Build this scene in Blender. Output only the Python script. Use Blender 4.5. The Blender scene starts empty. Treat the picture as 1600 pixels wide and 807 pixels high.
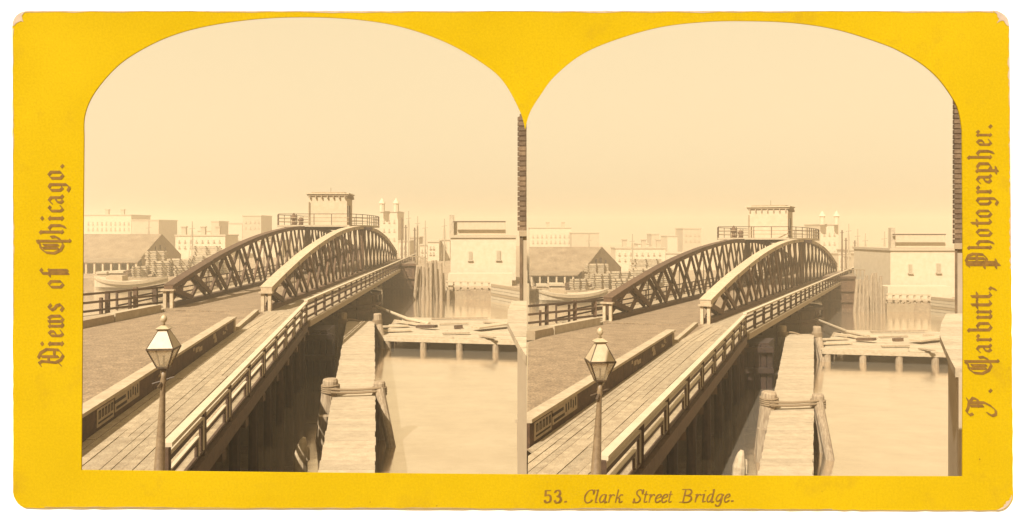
import bpy, bmesh, math, random
from mathutils import Vector, Matrix
R = math.radians
random.seed(7)
scene = bpy.context.scene
col = scene.collection

# ------------------------------------------------------------------ camera
F = 1250.0                      # focal length in photo pixels (photo is 1600 x 807)
cam_d = bpy.data.cameras.new('camera')
cam = bpy.data.objects.new('camera', cam_d); col.objects.link(cam)
cam.location = (0, 0, 0); cam.rotation_euler = (R(90), 0, 0)
cam_d.sensor_width = 36.0; cam_d.lens = 36.0 * F / 1600.0
cam_d.shift_y = -(403.5 - 363.0) / 1600.0      # level view camera with a dropped back: horizon above the middle
cam_d.clip_start = 0.05; cam_d.clip_end = 4000
scene.camera = cam

# ------------------------------------------------------------------ world, sun, exposure
SUN_AZ = R(28)                  # light travels ahead and to the right
SUN_EL = R(45)
w = bpy.data.worlds.new('World'); scene.world = w; w.use_nodes = True
nt = w.node_tree; nt.nodes.clear()
out = nt.nodes.new('ShaderNodeOutputWorld'); bg = nt.nodes.new('ShaderNodeBackground')
sky = nt.nodes.new('ShaderNodeTexSky'); sky.sky_type = 'NISHITA'; sky.sun_disc = False
sky.sun_elevation = SUN_EL; sky.sun_rotation = R(180) + SUN_AZ
sky.air_density = 2.0; sky.dust_density = 6.0
bw = nt.nodes.new('ShaderNodeRGBToBW')
pw = nt.nodes.new('ShaderNodeMath'); pw.operation = 'POWER'; pw.inputs[1].default_value = 0.18
tint = nt.nodes.new('ShaderNodeMix'); tint.data_type = 'RGBA'; tint.blend_type = 'MULTIPLY'; tint.inputs[0].default_value = 1
tint.inputs[7].default_value = (3.80, 3.02, 1.84, 1)          # warm albumen-cream sky
nt.links.new(sky.outputs[0], bw.inputs[0]); nt.links.new(bw.outputs[0], pw.inputs[0])
nt.links.new(pw.outputs[0], tint.inputs[6]); nt.links.new(tint.outputs[2], bg.inputs[0])
bg.inputs[1].default_value = 0.1
nt.links.new(bg.outputs[0], out.inputs[0])
sun_d = bpy.data.lights.new('sun', 'SUN'); sun_d.energy = 5.0; sun_d.angle = R(0.6); sun_d.color = (1.0, 0.95, 0.86)
sun = bpy.data.objects.new('sun', sun_d); col.objects.link(sun)
sun_dir = Vector((math.sin(SUN_AZ) * math.cos(SUN_EL), math.cos(SUN_AZ) * math.cos(SUN_EL), -math.sin(SUN_EL)))
sun.rotation_euler = sun_dir.to_track_quat('-Z', 'Y').to_euler()
sun.location = (-20, -30, 40)
vs = scene.view_settings
vs.view_transform = 'Standard'; vs.look = 'None'; vs.gamma = 1; vs.use_curve_mapping = False; vs.exposure = 1.0
scene.render.engine = 'CYCLES'
scene.cycles.use_denoising = True
scene.cycles.max_bounces = 6; scene.cycles.volume_bounces = 1; scene.cycles.caustics_reflective = False
scene.cycles.caustics_refractive = False

# ------------------------------------------------------------------ materials
MATS = {}
ALB = .58                       # overall tone of the faded timber and stone colours
def mat(name, c1, c2=None, scale=4.0, rough=0.85, bump=0.0, stretch=(1, 1, 1), var=0.0, metallic=0.0, fine=0.0, contrast=(0.35, 0.65)):
    m = bpy.data.materials.new(name); m.use_nodes = True
    n = m.node_tree; b = n.nodes['Principled BSDF']
    b.inputs['Roughness'].default_value = rough; b.inputs['Metallic'].default_value = metallic
    tc = n.nodes.new('ShaderNodeTexCoord'); mp = n.nodes.new('ShaderNodeMapping')
    mp.inputs['Scale'].default_value = stretch
    n.links.new(tc.outputs['Object'], mp.inputs[0])
    no = n.nodes.new('ShaderNodeTexNoise'); no.inputs['Scale'].default_value = scale; no.inputs['Detail'].default_value = 8
    no.inputs['Roughness'].default_value = 0.65
    n.links.new(mp.outputs[0], no.inputs[0])
    rp = n.nodes.new('ShaderNodeValToRGB')
    rp.color_ramp.elements[0].position = contrast[0]; rp.color_ramp.elements[1].position = contrast[1]
    c2 = c2 or c1
    if name != 'paper_white': c1, c2 = [tuple(q * ALB for q in c) for c in (c1, c2)]
    rp.color_ramp.elements[0].color = (*c1, 1); rp.color_ramp.elements[1].color = (*c2, 1)
    n.links.new(no.outputs[0], rp.inputs[0])
    last = rp.outputs[0]
    if fine:
        f = n.nodes.new('ShaderNodeTexNoise'); f.inputs['Scale'].default_value = scale * 9; f.inputs['Detail'].default_value = 4
        n.links.new(tc.outputs['Object'], f.inputs[0])
        mr = n.nodes.new('ShaderNodeMapRange'); mr.inputs[1].default_value = .3; mr.inputs[2].default_value = .7
        mr.inputs[3].default_value = 1 - fine; mr.inputs[4].default_value = 1 + fine
        n.links.new(f.outputs[0], mr.inputs[0])
        mx = n.nodes.new('ShaderNodeMix'); mx.data_type = 'RGBA'; mx.blend_type = 'MULTIPLY'; mx.inputs[0].default_value = 1
        n.links.new(last, mx.inputs[6]); n.links.new(mr.outputs[0], mx.inputs[7]); last = mx.outputs[2]
    if var:
        oi = n.nodes.new('ShaderNodeObjectInfo'); mr = n.nodes.new('ShaderNodeMapRange')
        mr.inputs[3].default_value = 1 - var; mr.inputs[4].default_value = 1 + var
        n.links.new(oi.outputs['Random'], mr.inputs[0])
        mx = n.nodes.new('ShaderNodeMix'); mx.data_type = 'RGBA'; mx.blend_type = 'MULTIPLY'; mx.inputs[0].default_value = 1
        n.links.new(last, mx.inputs[6]); n.links.new(mr.outputs[0], mx.inputs[7]); last = mx.outputs[2]
    n.links.new(last, b.inputs['Base Color'])
    if bump:
        bp = n.nodes.new('ShaderNodeBump'); bp.inputs['Strength'].default_value = bump; bp.inputs['Distance'].default_value = 0.05
        n.links.new(no.outputs[0], bp.inputs['Height']); n.links.new(bp.outputs[0], b.inputs['Normal'])
    MATS[name] = m
    return m
mat('road', (.20, .125, .06), (.41, .28, .152), 1.5, .95, .25, fine=.5, contrast=(.25, .75))
mat('pale_plank', (.50, .38, .23), (.64, .50, .32), 3, .85, .2, (1, 1, 1), var=.09, fine=.15)
mat('walk_plank', (.37, .265, .148), (.54, .41, .245), 3, .9, .35, var=.11, fine=.3)
mat('pier_plank', (.49, .365, .22), (.62, .475, .295), 3, .85, .2, var=.09, fine=.16)
mat('pale_timber', (.52, .38, .22), (.70, .54, .34), 5, .85, .2, var=.08)
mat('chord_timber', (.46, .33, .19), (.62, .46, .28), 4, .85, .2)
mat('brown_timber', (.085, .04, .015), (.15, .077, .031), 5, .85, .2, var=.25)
mat('rail_timber', (.07, .033, .012), (.115, .058, .023), 5, .85, .1, var=.1)
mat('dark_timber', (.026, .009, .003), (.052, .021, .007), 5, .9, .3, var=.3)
mat('pile', (.30, .20, .11), (.58, .43, .26), 4, .9, .5, (4, 4, .6), var=.1)
mat('rope', (.25, .16, .08), (.40, .28, .15), 40, .95, .5)
mat('wall_brown', (.06, .026, .01), (.14, .07, .029), 3, .95, .3, fine=.4)
mat('poster_paper', (.40, .29, .17), (.55, .42, .26), 8, .9)
mat('ink', (.03, .014, .006), (.05, .025, .01), 8, .9)
mat('kerb', (.46, .34, .20), (.62, .48, .30), 3, .9, .2)
mat('lamp_paint', (.52, .39, .22), (.64, .49, .30), 8, .5, .05)
mat('post_paint', (.20, .125, .06), (.34, .23, .12), 8, .5, .15)
mat('lamp_iron', (.07, .04, .018), (.12, .07, .03), 8, .5)
mat('house_wall', (.62, .47, .29), (.70, .55, .35), 2, .85)
mat('trim', (.38, .26, .14), (.48, .35, .2), 5, .8)
mat('pane', (.10, .06, .03), (.16, .10, .05), 5, .2)
mat('white_paint', (.66, .52, .33), (.76, .61, .41), 1.5, .85)
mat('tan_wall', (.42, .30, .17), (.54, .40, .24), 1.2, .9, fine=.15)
mat('hazed_pane', (.44, .34, .21), (.50, .39, .25), 5, .5)  # far pane, trim, tan and brown: paled copies, haze fade put into the colour
mat('hazed_trim', (.52, .40, .25), (.60, .47, .30), 5, .8)
mat('hazed_tan', (.66, .52, .33), (.74, .59, .39), 1.2, .9)
mat('hazed_brown', (.50, .38, .24), (.58, .45, .29), .8, .9, fine=.2)
mat('hazed_brown2', (.27, .18, .095), (.37, .26, .15), .8, .9, fine=.3)
mat('brown_wall', (.13, .078, .036), (.22, .14, .07), .8, .9, fine=.3)
mat('shingle', (.22, .145, .075), (.34, .24, .135), .6, .9, .3, fine=.3)
mat('earth', (.30, .20, .11), (.45, .32, .18), .4, .95, .2, fine=.2)
mat('stone', (.18, .11, .055), (.30, .20, .11), 1.2, .9, .4)
mat('brick_clay', (.17, .10, .05), (.27, .175, .092), 9, .9, .4, var=.3)
mat('mortar', (.20, .13, .07), (.28, .19, .105), 20, .95)
mat('plaster', (.48, .36, .22), (.60, .46, .29), 1.5, .9, .1)
mat('hull', (.55, .42, .26), (.66, .52, .33), 2, .8)
mat('lumber', (.45, .33, .19), (.70, .55, .35), 2, .9, var=.15)
mat('paper_white', (.93, .93, .925), (.96, .96, .955), 3, .9)
mat('caption_ink', (.17, .078, .004), (.30, .145, .006), 60, .9)

def water_mat():
    m = bpy.data.materials.new('water'); m.use_nodes = True
    n = m.node_tree; b = n.nodes['Principled BSDF']
    b.inputs['Base Color'].default_value = (.68, .55, .385, 1)
    b.inputs['Metallic'].default_value = .90; b.inputs['Roughness'].default_value = .12
    tc = n.nodes.new('ShaderNodeTexCoord'); mp = n.nodes.new('ShaderNodeMapping'); mp.inputs['Scale'].default_value = (.35, 1.1, 1)
    no = n.nodes.new('ShaderNodeTexNoise'); no.inputs['Scale'].default_value = 1.3; no.inputs['Detail'].default_value = 5
    bp = n.nodes.new('ShaderNodeBump'); bp.inputs['Strength'].default_value = .1; bp.inputs['Distance'].default_value = .09
    n.links.new(tc.outputs['Object'], mp.inputs[0]); n.links.new(mp.outputs[0], no.inputs[0])
    n.links.new(no.outputs[0], bp.inputs['Height']); n.links.new(bp.outputs[0], b.inputs['Normal'])
    n2 = n.nodes.new('ShaderNodeTexNoise'); n2.inputs['Scale'].default_value = .45; n2.inputs['Detail'].default_value = 7; n2.inputs['Roughness'].default_value = .7
    r2 = n.nodes.new('ShaderNodeValToRGB'); r2.color_ramp.elements[0].position = .3; r2.color_ramp.elements[1].position = .7
    r2.color_ramp.elements[0].color = (.74, .60, .42, 1); r2.color_ramp.elements[1].color = (.88, .74, .55, 1)
    n.links.new(tc.outputs['Object'], n2.inputs[0]); n.links.new(n2.outputs[0], r2.inputs[0]); n.links.new(r2.outputs[0], b.inputs['Base Color'])
    MATS['water'] = m
water_mat()

def glass_mat():
    m = bpy.data.materials.new('lamp_glass'); m.use_nodes = True
    n = m.node_tree; b = n.nodes['Principled BSDF']
    b.inputs['Base Color'].default_value = (.60, .47, .29, 1); b.inputs['Roughness'].default_value = .35
    b.inputs['Transmission Weight'].default_value = .3; b.inputs['Alpha'].default_value = .38; b.inputs['IOR'].default_value = 1.05
    MATS['lamp_glass'] = m
glass_mat()

def card_mat():
    m = bpy.data.materials.new('yellow_card'); m.use_nodes = True
    n = m.node_tree; b = n.nodes['Principled BSDF']; b.inputs['Roughness'].default_value = .9; b.inputs['Specular IOR Level'].default_value = 0.03
    L = n.links.new
    tc = n.nodes.new('ShaderNodeTexCoord')
    def noise(s, d, rough=.6):
        x = n.nodes.new('ShaderNodeTexNoise'); x.inputs['Scale'].default_value = s; x.inputs['Detail'].default_value = d
        x.inputs['Roughness'].default_value = rough; L(tc.outputs['Object'], x.inputs[0]); return x
    def ramp(a, ca, bb, cb):
        r = n.nodes.new('ShaderNodeValToRGB'); r.color_ramp.elements[0].position = a; r.color_ramp.elements[1].position = bb
        r.color_ramp.elements[0].color = (*ca, 1); r.color_ramp.elements[1].color = (*cb, 1); return r
    base = noise(2.2, 6); rb = ramp(.35, (.335, .222, .0022), .65, (.372, .250, .0034)); L(base.outputs[0], rb.inputs[0])
    grain = noise(170, 3); rg = ramp(.3, (.90, .89, .75), .7, (1.08, 1.09, 1.2)); L(grain.outputs[0], rg.inputs[0])
    m1 = n.nodes.new('ShaderNodeMix'); m1.data_type = 'RGBA'; m1.blend_type = 'MULTIPLY'; m1.inputs[0].default_value = 1
    L(rb.outputs[0], m1.inputs[6]); L(rg.outputs[0], m1.inputs[7])
    # small specks
    sp = noise(30, 2, .5); rs = ramp(.735, (0, 0, 0), .76, (1, 1, 1)); L(sp.outputs[0], rs.inputs[0])
    m2 = n.nodes.new('ShaderNodeMix'); m2.data_type = 'RGBA'; L(rs.outputs[0], m2.inputs[0]); L(m1.outputs[2], m2.inputs[6])
    m2.inputs[7].default_value = (.16, .085, .01, 1)
    # brownish blots
    bl = noise(5.5, 5, .7); rbl = ramp(.56, (0, 0, 0), .74, (.42, .42, .42)); L(bl.outputs[0], rbl.inputs[0])
    m3 = n.nodes.new('ShaderNodeMix'); m3.data_type = 'RGBA'; L(rbl.outputs[0], m3.inputs[0]); L(m2.outputs[2], m3.inputs[6])
    m3.inputs[7].default_value = (.22, .125, .012, 1)
    # worn pale paper along the outer edge and the corners
    wear = n.nodes.new('ShaderNodeAttribute'); wear.attribute_name = 'wear'
    wn = noise(16, 6, .7)
    add = n.nodes.new('ShaderNodeMath'); add.operation = 'MULTIPLY_ADD'; L(wn.outputs[0], add.inputs[0]); add.inputs[1].default_value = .9
    L(wear.outputs['Fac'], add.inputs[2])
    rw = ramp(1.07, (0, 0, 0), 1.14, (1, 1, 1)); 
    sub = n.nodes.new('ShaderNodeMath'); sub.operation = 'MULTIPLY'; sub.inputs[1].default_value = .5; L(add.outputs[0], sub.inputs[0])
    rw.color_ramp.elements[0].position = .56; rw.color_ramp.elements[1].position = .60
    L(sub.outputs[0], rw.inputs[0])
    m4 = n.nodes.new('ShaderNodeMix'); m4.data_type = 'RGBA'; L(rw.outputs[0], m4.inputs[0]); L(m3.outputs[2], m4.inputs[6])
    m4.inputs[7].default_value = (.30, .23, .18, 1)
    L(m4.outputs[2], b.inputs['Base Color'])
    bp = n.nodes.new('ShaderNodeBump'); bp.inputs['Strength'].default_value = .12; bp.inputs['Distance'].default_value = .004
    L(grain.outputs[0], bp.inputs['Height']); L(bp.outputs[0], b.inputs['Normal'])
    MATS['yellow_card'] = m
card_mat()

# ------------------------------------------------------------------ mesh helpers
V = Vector
class MB:
    def __init__(s): s.v = []; s.f = []
    def add(s, vs_, fs):
        o = len(s.v); s.v += [V(p) for p in vs_]; s.f += [tuple(i + o for i in f) for f in fs]; return s
    def hexa(s, p):                                     # 4 bottom + 4 top corners
        return s.add(p, [(3, 2, 1, 0), (4, 5, 6, 7), (0, 1, 5, 4), (1, 2, 6, 5), (2, 3, 7, 6), (3, 0, 4, 7)])
    def bar(s, p, q, wd, ht, up=V((0, 0, 1)), wd2=None, ht2=None):
        p, q = V(p), V(q); d = (q - p).normalized()
        if abs(d.dot(up)) > .99: up = V((0, 1, 0))
        sd = d.cross(up).normalized(); u = sd.cross(d).normalized()
        wd2 = wd2 or wd; ht2 = ht2 or ht
        a = sd * wd / 2; b = u * ht / 2; a2 = sd * wd2 / 2; b2 = u * ht2 / 2
        return s.hexa([p - a - b, p + a - b, q + a2 - b2, q - a2 - b2, p - a + b, p + a + b, q + a2 + b2, q - a2 + b2])
    def box(s, c, ax, lx, ly, lz, z0=True):             # base centre c, x axis dir ax (horizontal)
        ax = V((ax[0], ax[1], 0)).normalized(); ay = V((-ax.y, ax.x, 0)); c = V(c)
        a = ax * lx / 2; b = ay * ly / 2; t = V((0, 0, lz))
        return s.hexa([c - a - b, c + a - b, c + a + b, c - a + b, c - a - b + t, c + a - b + t, c + a + b + t, c - a + b + t])
    def prism(s, pts, thick):                           # pts: top polygon ccw seen from above, thick downward
        n = len(pts); pts = [V(p) for p in pts]
        ar = sum(pts[i].x * pts[(i + 1) % n].y - pts[(i + 1) % n].x * pts[i].y for i in range(n))
        if ar < 0: pts = pts[::-1]
        lo = [p - V((0, 0, thick)) for p in pts]
        fs = [tuple(range(n)), tuple(range(2 * n - 1, n - 1, -1))]
        for i in range(n):
            j = (i + 1) % n; fs.append((i, i + n, j + n, j))
        return s.add(pts + lo, fs)
    def tube(s, path, radii, seg=10, caps=True):
        path = [V(p) for p in path]; rings = []
        o = len(s.v)
        for i, p in enumerate(path):
            d = (path[min(i + 1, len(path) - 1)] - path[max(i - 1, 0)]).normalized()
            ref = V((0, 0, 1)) if abs(d.z) < .9 else V((1, 0, 0))
            a = d.cross(ref).normalized(); b = d.cross(a).normalized()
            r = radii[i] if isinstance(radii, (list, tuple)) else radii
            for k in range(seg):
                t = 2 * math.pi * k / seg
                s.v.append(p + a * math.cos(t) * r + b * math.sin(t) * r)
        for i in range(len(path) - 1):
            for k in range(seg):
                k2 = (k + 1) % seg
                s.f.append((o + i * seg + k, o + i * seg + k2, o + (i + 1) * seg + k2, o + (i + 1) * seg + k))
        if caps:
            s.f.append(tuple(o + k for k in range(seg))[::-1]); e = o + (len(path) - 1) * seg
            s.f.append(tuple(e + k for k in range(seg)))
        return s
    def centre(s):
        n = len(s.v); zz = min(p.z for p in s.v)
        return V((sum(p.x for p in s.v) / n, sum(p.y for p in s.v) / n, zz))

ORG = {}
def build(name, mb, material, parent=None, smooth=False, bevel=0.0):
    org = ORG[parent.as_pointer()] if parent is not None else mb.centre()
    me = bpy.data.meshes.new(name)
    me.from_pydata([tuple(p - org) for p in mb.v], [], mb.f); me.update()
    bm = bmesh.new(); bm.from_mesh(me); bmesh.ops.recalc_face_normals(bm, faces=bm.faces)
    if bevel: bmesh.ops.bevel(bm, geom=list(bm.edges), offset=bevel, segments=1, affect='EDGES')
    bm.to_mesh(me); bm.free()
    if smooth: me.polygons.foreach_set('use_smooth', [True] * len(me.polygons))
    me.materials.append(MATS[material])
    o = bpy.data.objects.new(name, me); col.objects.link(o)
    if parent is not None: o.parent = parent
    else: o.location = org
    ORG[o.as_pointer()] = org
    return o
def empty(name, loc):
    o = bpy.data.objects.new(name, None); col.objects.link(o); o.location = loc; o.empty_display_size = .3
    ORG[o.as_pointer()] = V(loc); return o
def tag(o, label, cat, group=None):
    o['label'] = label; o['category'] = cat
    if group: o['group'] = group
    return o
def struct(o): o['kind'] = 'structure'; return o

# ------------------------------------------------------------------ the two sites
class Site:
    """One river crossing: (X right, Y ahead, Z up) in metres from the photographer's eye, laid out in plan along
       its own sight line (pp = where that line stands in the photograph)."""
    def __init__(s, side, pp, drop, base, xl, xr, lab):
        s.side = side; s.k = (pp - 800) / F; s.drop = drop / F; s.base = base; s.xl = xl; s.xr = xr; s.lab = lab
    def P(s, X, Y, Z): return V((X - s.base + s.k * Y, Y, Z - s.drop * Y))
    def px(s, x, Y, Z): return s.P((x - 475) * Y / F, Y, Z)                 # on the sight line of column x
    def pz(s, x, y, Y): return s.P((x - 475) * Y / F, Y, -(y - 363) * Y / F)
    def ground(s, x, y, h): Y = F * h / (y - 363); return s.P((x - 475) * Y / F, Y, -h)
    def dirv(s, dx, dy): return V((dx + s.k * dy, dy, 0)).normalized()
    def t(s, text): return text + ', ' + s.side + ' arched view'
LEFT = Site('left', 475.0, 0, 0, 30, 821.5, '')
RIGHT = Site('right', 1163.2, 20, .077, 139.5, 852, '')
HW = 8.4
def zr(Y): return -4.9 - .4 * max(0, min(1.2, (49 - Y) / 30))

# ground the whole scene stands on
mb = MB().prism([(-700, -60, -12.6), (700, -60, -12.6), (700, 900, -12.6), (-700, 900, -12.6)], .5)
struct(build('ground', mb, 'earth'))
mb = MB().prism([(-30, -14, -5.46), (30, -14, -5.46), (30, 15.6, -5.46), (-30, 15.6, -5.46)], 7.2)
struct(build('pavement', mb, 'stone'))

def river(S):
    e = .0192
    if S.side == 'left':
        p = [(-70, 12, -HW), (e * 12, 12, -HW), (e * 175, 175, -HW), (-130, 175, -HW)]
    else:
        p = [(e * 12, 12, -HW - S.drop * 12), (70, 12, -HW - S.drop * 12), (150, 175, -HW - S.drop * 175), (e * 175, 175, -HW - S.drop * 175)]
    mb = MB().add(p, [(0, 1, 2, 3)])
    struct(build('river', mb, 'water'))

BD = .203                                       # plan slope of the bridge axis
def bx(Y, off=0):                               # X of the near truss line at Y (+ offset to the right)
    return -2.33 + BD * (Y - 49.4) + off
Y0, YM, Y1 = 49.4, 94.0, 138.6
DK = -4.9
def chord_z(t): return DK + 1.3 + 4.08 * (1 - t * t)          # t -1..1

def swing_bridge(S):
    root = empty('swing_bridge', S.P(3.2, 94, -7.2))
    tag(root, S.t('timber swing bridge with two bowed trusses and a roofed cabin'), 'bridge')
    ax = S.dirv(BD, 1); side = V((ax.y, -ax.x, 0))
    wv = V((-6.4, 2.1))
    # decks
    def Q(off_left, Y, Z): return S.P(bx(Y - 2.1 * off_left) - 6.4 * off_left, Y, Z)
    def line(frac, Y):                           # frac 0 near truss, 1 far truss; Y along near truss
        return (bx(Y) - 6.4 * frac, Y + 2.1 * frac)
    def LP(frac, Y, Z): x, y = line(frac, Y); return S.P(x, y, Z)
    mb = MB().prism([LP(0, 48.6, DK), LP(0, Y1 + 1, DK), LP(1, Y1 + 1, DK), LP(1, 48.6, DK)], .35)
    deck = build('deck', mb, 'road', root)
    # outer walks: right (toward the open water) and left
    pts = []
    mb = MB().prism([LP(0, 48.4, DK + .02), S.P(.1, 44, DK + .02), S.P(.1 + BD * (Y1 - 44), Y1, DK + .02), LP(0, Y1, DK + .02)], .3)
    wk = build('walkway', mb, 'walk_plank', root)
    mb = MB().prism([LP(1, 47.5, DK + .02), LP(1.42, 47.5, DK + .02), LP(1.42, Y1, DK + .02), LP(1, Y1, DK + .02)], .3)
    build('walkway', mb, 'walk_plank', root)
    # outer edge girder of the right walk and cross beams
    def RE(Y, Z, off=0): return S.P(.1 + BD * (Y - 44) + off, Y, Z)
    build('edge_beam', MB().bar(RE(44.2, DK - .16, .1), RE(Y1, DK - .16, .1), .2, .34), 'trim', root)
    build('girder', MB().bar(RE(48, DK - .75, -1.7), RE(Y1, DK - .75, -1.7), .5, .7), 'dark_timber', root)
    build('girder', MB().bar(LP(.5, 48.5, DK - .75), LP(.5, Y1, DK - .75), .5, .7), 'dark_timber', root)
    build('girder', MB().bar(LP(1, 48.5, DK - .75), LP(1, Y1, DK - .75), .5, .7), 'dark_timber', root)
    Y = 49.5
    while Y < Y1:
        build('floor_beam', MB().bar(RE(Y, DK - .5, -.05), LP(1.4, Y, DK - .5), .25, .34), 'dark_timber', root); Y += 4.05
    # trusses
    NP = 22
    for frac in (0, 1):
        def TP(t, z): return LP(frac, YM + t * (Y1 - Y0) / 2, z)
        nodes = [-1 + 2 * i / NP for i in range(NP + 1)]
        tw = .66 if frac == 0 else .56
        mb = MB(); prev = None
        n = 44
        for i in range(n + 1):
            t = -1 + 2 * i / n; c = TP(t, chord_z(t))
            a = side * tw / 2; h = V((0, 0, .15))
            ring = [c - a - h, c + a - h, c + a + h, c - a + h]
            if prev is None: mb.add(ring, [(0, 1, 2, 3)])
            else:
                o = len(mb.v) - 4; mb.add(ring, []); 
                for k in range(4):
                    k2 = (k + 1) % 4; mb.f.append((o + k, o + k2, o + 4 + k2, o + 4 + k))
            prev = ring
        o = len(mb.v) - 4; mb.f.append((o, o + 1, o + 2, o + 3))
        tc = build('top_chord', mb, 'chord_timber' if frac == 0 else 'brown_timber', root)  # far chord browned all over: its shade side put into the colour
        # thin overhanging cap board on the chord
        for q in range(11):
            mb = MB(); jx = side * random.uniform(-.035, .035); jz = random.uniform(0, .025)
            for i in range(q * 4, q * 4 + 4):
                t0 = -1 + 2 * i / n; t1 = -1 + 2 * (i + 1) / n - (.0012 if i == q * 4 + 3 else 0)
                mb.bar(TP(t0, chord_z(t0) + .185 + jz) + jx, TP(t1, chord_z(t1) + .185 + jz) + jx, tw + .1, .06)
            build('cap_board', mb, 'pale_timber' if frac == 0 else 'brown_timber', tc)  # far cap browned to match, shade in its colour
            c_ = TP(-1 + 2 * (q * 4) / n, 0)
        for i in range(1, NP):                       # iron node plates on the chord face
            t = nodes[i]; p = TP(t, chord_z(t) - .02) + side * (tw / 2 + .012)
            build('node_plate', MB().bar(p - ax * .2, p + ax * .2, .02, .2), 'lamp_iron', tc)
        build('bottom_chord', MB().bar(TP(-.99, DK + .16), TP(.99, DK + .16), .5, .3), 'brown_timber', root)
        for i in range(NP):
            a, b = nodes[i], nodes[i + 1]
            za, zb = chord_z(a) - .1, chord_z(b) - .1
            upv = side
            for sgn in (-1, 1):
                off = side * .2 * sgn
                build('diagonal', MB().bar(TP(a + .006, za) + off, TP(b - .006, DK + .38) + off, .33, .13, up=side), 'brown_timber', tc)
            build('counter_brace', MB().bar(TP(a + .006, DK + .38), TP(b - .006, zb), .26, .16, up=side), 'brown_timber', tc)
        for i in range(2, NP, 2):
            t = nodes[i]
            build('tie_rod', MB().tube([TP(t, DK + .4), TP(t, chord_z(t) - .2)], .035, 6), 'dark_timber', tc)
        for t, nm in ((-1, 1), (1, 1)):
            for sgn in (-1, 1):
                c = TP(t * 1.0, DK) + side * .21 * sgn
                build('end_post', MB().box(c, ax, .2, .19, 1.14), 'pale_timber', root)
            build('end_cap', MB().box(TP(t * 1.001, DK + 1.12), ax, .4, .84, .1), 'chord_timber', root)
        # middle post
        build('middle_post', MB().bar(TP(0, DK + .3), TP(0, chord_z(0) - .2), .3, .3), 'brown_timber', tc)
        build('middle_post', MB().bar(TP(.03, DK + .3), TP(.03, chord_z(.03) - .2), .3, .3), 'brown_timber', tc)
    # closed lower boarding on the inside of the near truss toward the water (dim boarded strip)
    # right-hand walk railing
    rl = empty('walk_railing', RE(90, DK)); rl.parent = root; rl.location = RE(90, DK) - ORG[root.as_pointer()]
    ORG[rl.as_pointer()] = RE(90, DK)
    build('top_rail', MB().bar(RE(44, DK + 1.12), RE(Y1, DK + 1.12), .2, .1), 'white_paint', rl)
    build('middle_rail', MB().bar(RE(44, DK + .62), RE(Y1, DK + .62), .05, .12), 'rail_timber', rl)
    build('lower_rail', MB().bar(RE(44, DK + .2), RE(Y1, DK + .2), .05, .12), 'rail_timber', rl)
    Y = 44.0
    while Y < Y1:
        build('post', MB().bar(RE(Y, DK), RE(Y, DK + 1.07), .13, .13), 'rail_timber', rl)
        if Y < 80:
            build('step_board', MB().bar(RE(Y + 2.45, DK + .16, .03), RE(Y + 2.45, DK + .66, .03), .1, .05), 'rail_timber', rl)
            build('step_board', MB().bar(RE(Y + .2, DK + .88, .03), RE(Y + 2.6, DK + .88, .03), .05, .1), 'rail_timber', rl)
        Y += 2.9
    # left-hand walk railing seen through the far truss
    rl2 = empty('walk_railing', LP(1.42, 90, DK)); rl2.parent = root; rl2.location = LP(1.42, 90, DK) - ORG[root.as_pointer()]
    ORG[rl2.as_pointer()] = LP(1.42, 90, DK)
    for z in (.25, .62, 1.08):
        build('rail', MB().bar(LP(1.42, 47.5, DK + z), LP(1.42, Y1, DK + z), .08, .1), 'rail_timber', rl2)
    Y = 47.5
    while Y < Y1:
        build('post', MB().bar(LP(1.42, Y, DK), LP(1.42, Y, DK + 1.1), .12, .12), 'rail_timber', rl2); Y += 2.9
    # platform over the crown of the arches
    zp = .84
    cx, cy, hl, hw = 2.95, 95.6, 6.1, 2.3
    def plat(u, v_, z): return S.P(cx + u - .0 * v_, cy + v_, z)
    outl = [(x - cx, y - cy) for x, y in ((-3.0, 93.3), (5.3, 93.3), (6.2, 94.6), (7.1, 96.6), (7.9, 99.2), (8.7, 102.2), (9.5, 105.6), (10.2, 109.4), (10.7, 113.4), (10.3, 116.4), (8.6, 117.2), (2.2, 110.5), (-3.3, 98.5))]
    pf = build('platform', MB().prism([plat(u, v_, zp) for u, v_ in outl], .22), 'pale_plank', root)
    mb = MB().bar(plat(-5.2, -1.6, zp - .42), plat(5.0, -1.6, zp - .42), .3, .36)
    build('platform_beam', mb, 'dark_timber', root)
    build('platform_beam', MB().bar(plat(-5.2, 1.6, zp - .42), plat(5.0, 1.6, zp - .42), .3, .36), 'dark_timber', root)
    nO = len(outl)
    # densify for posts
    per = []
    for i in range(nO):
        a, b = V((*outl[i], 0)), V((*outl[(i + 1) % nO], 0)); L_ = (b - a).length
        k = max(1, round(L_ / 2.0))
        for j in range(k): per.append(a.lerp(b, j / k))
    per = [p * .99 for p in per]
    for p in per:
        build('baluster', MB().bar(plat(p.x, p.y, zp), plat(p.x, p.y, zp + 1.28), .07, .07), 'rail_timber', pf)
    for z in (.42, .84, 1.28):
        mb = MB()
        for i in range(len(per)):
            a, b = per[i], per[(i + 1) % len(per)]
            mb.bar(plat(a.x, a.y, zp + z), plat(b.x, b.y, zp + z), .06, .07)
        build('rail', mb, 'trim' if z < 1.2 else 'rail_timber', pf)
    # operator's cabin
    c = S.pz(517, 363, 97.0); c.z = zp + c.z + .0
    hx = V((ax.y, -ax.x, 0))
    wd, dp, hh = 4.5, 4.4, 3.45
    hs = build('cabin', MB().box(c, hx, wd, dp, hh), 'house_wall', root)
    build('cornice', MB().box(c + V((0, 0, hh)), hx, wd + .3, dp + .3, .2), 'trim', hs)
    build('roof', MB().box(c + V((0, 0, hh + .2)), hx, wd + .55, dp + .55, .13), 'pale_timber', hs)
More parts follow.
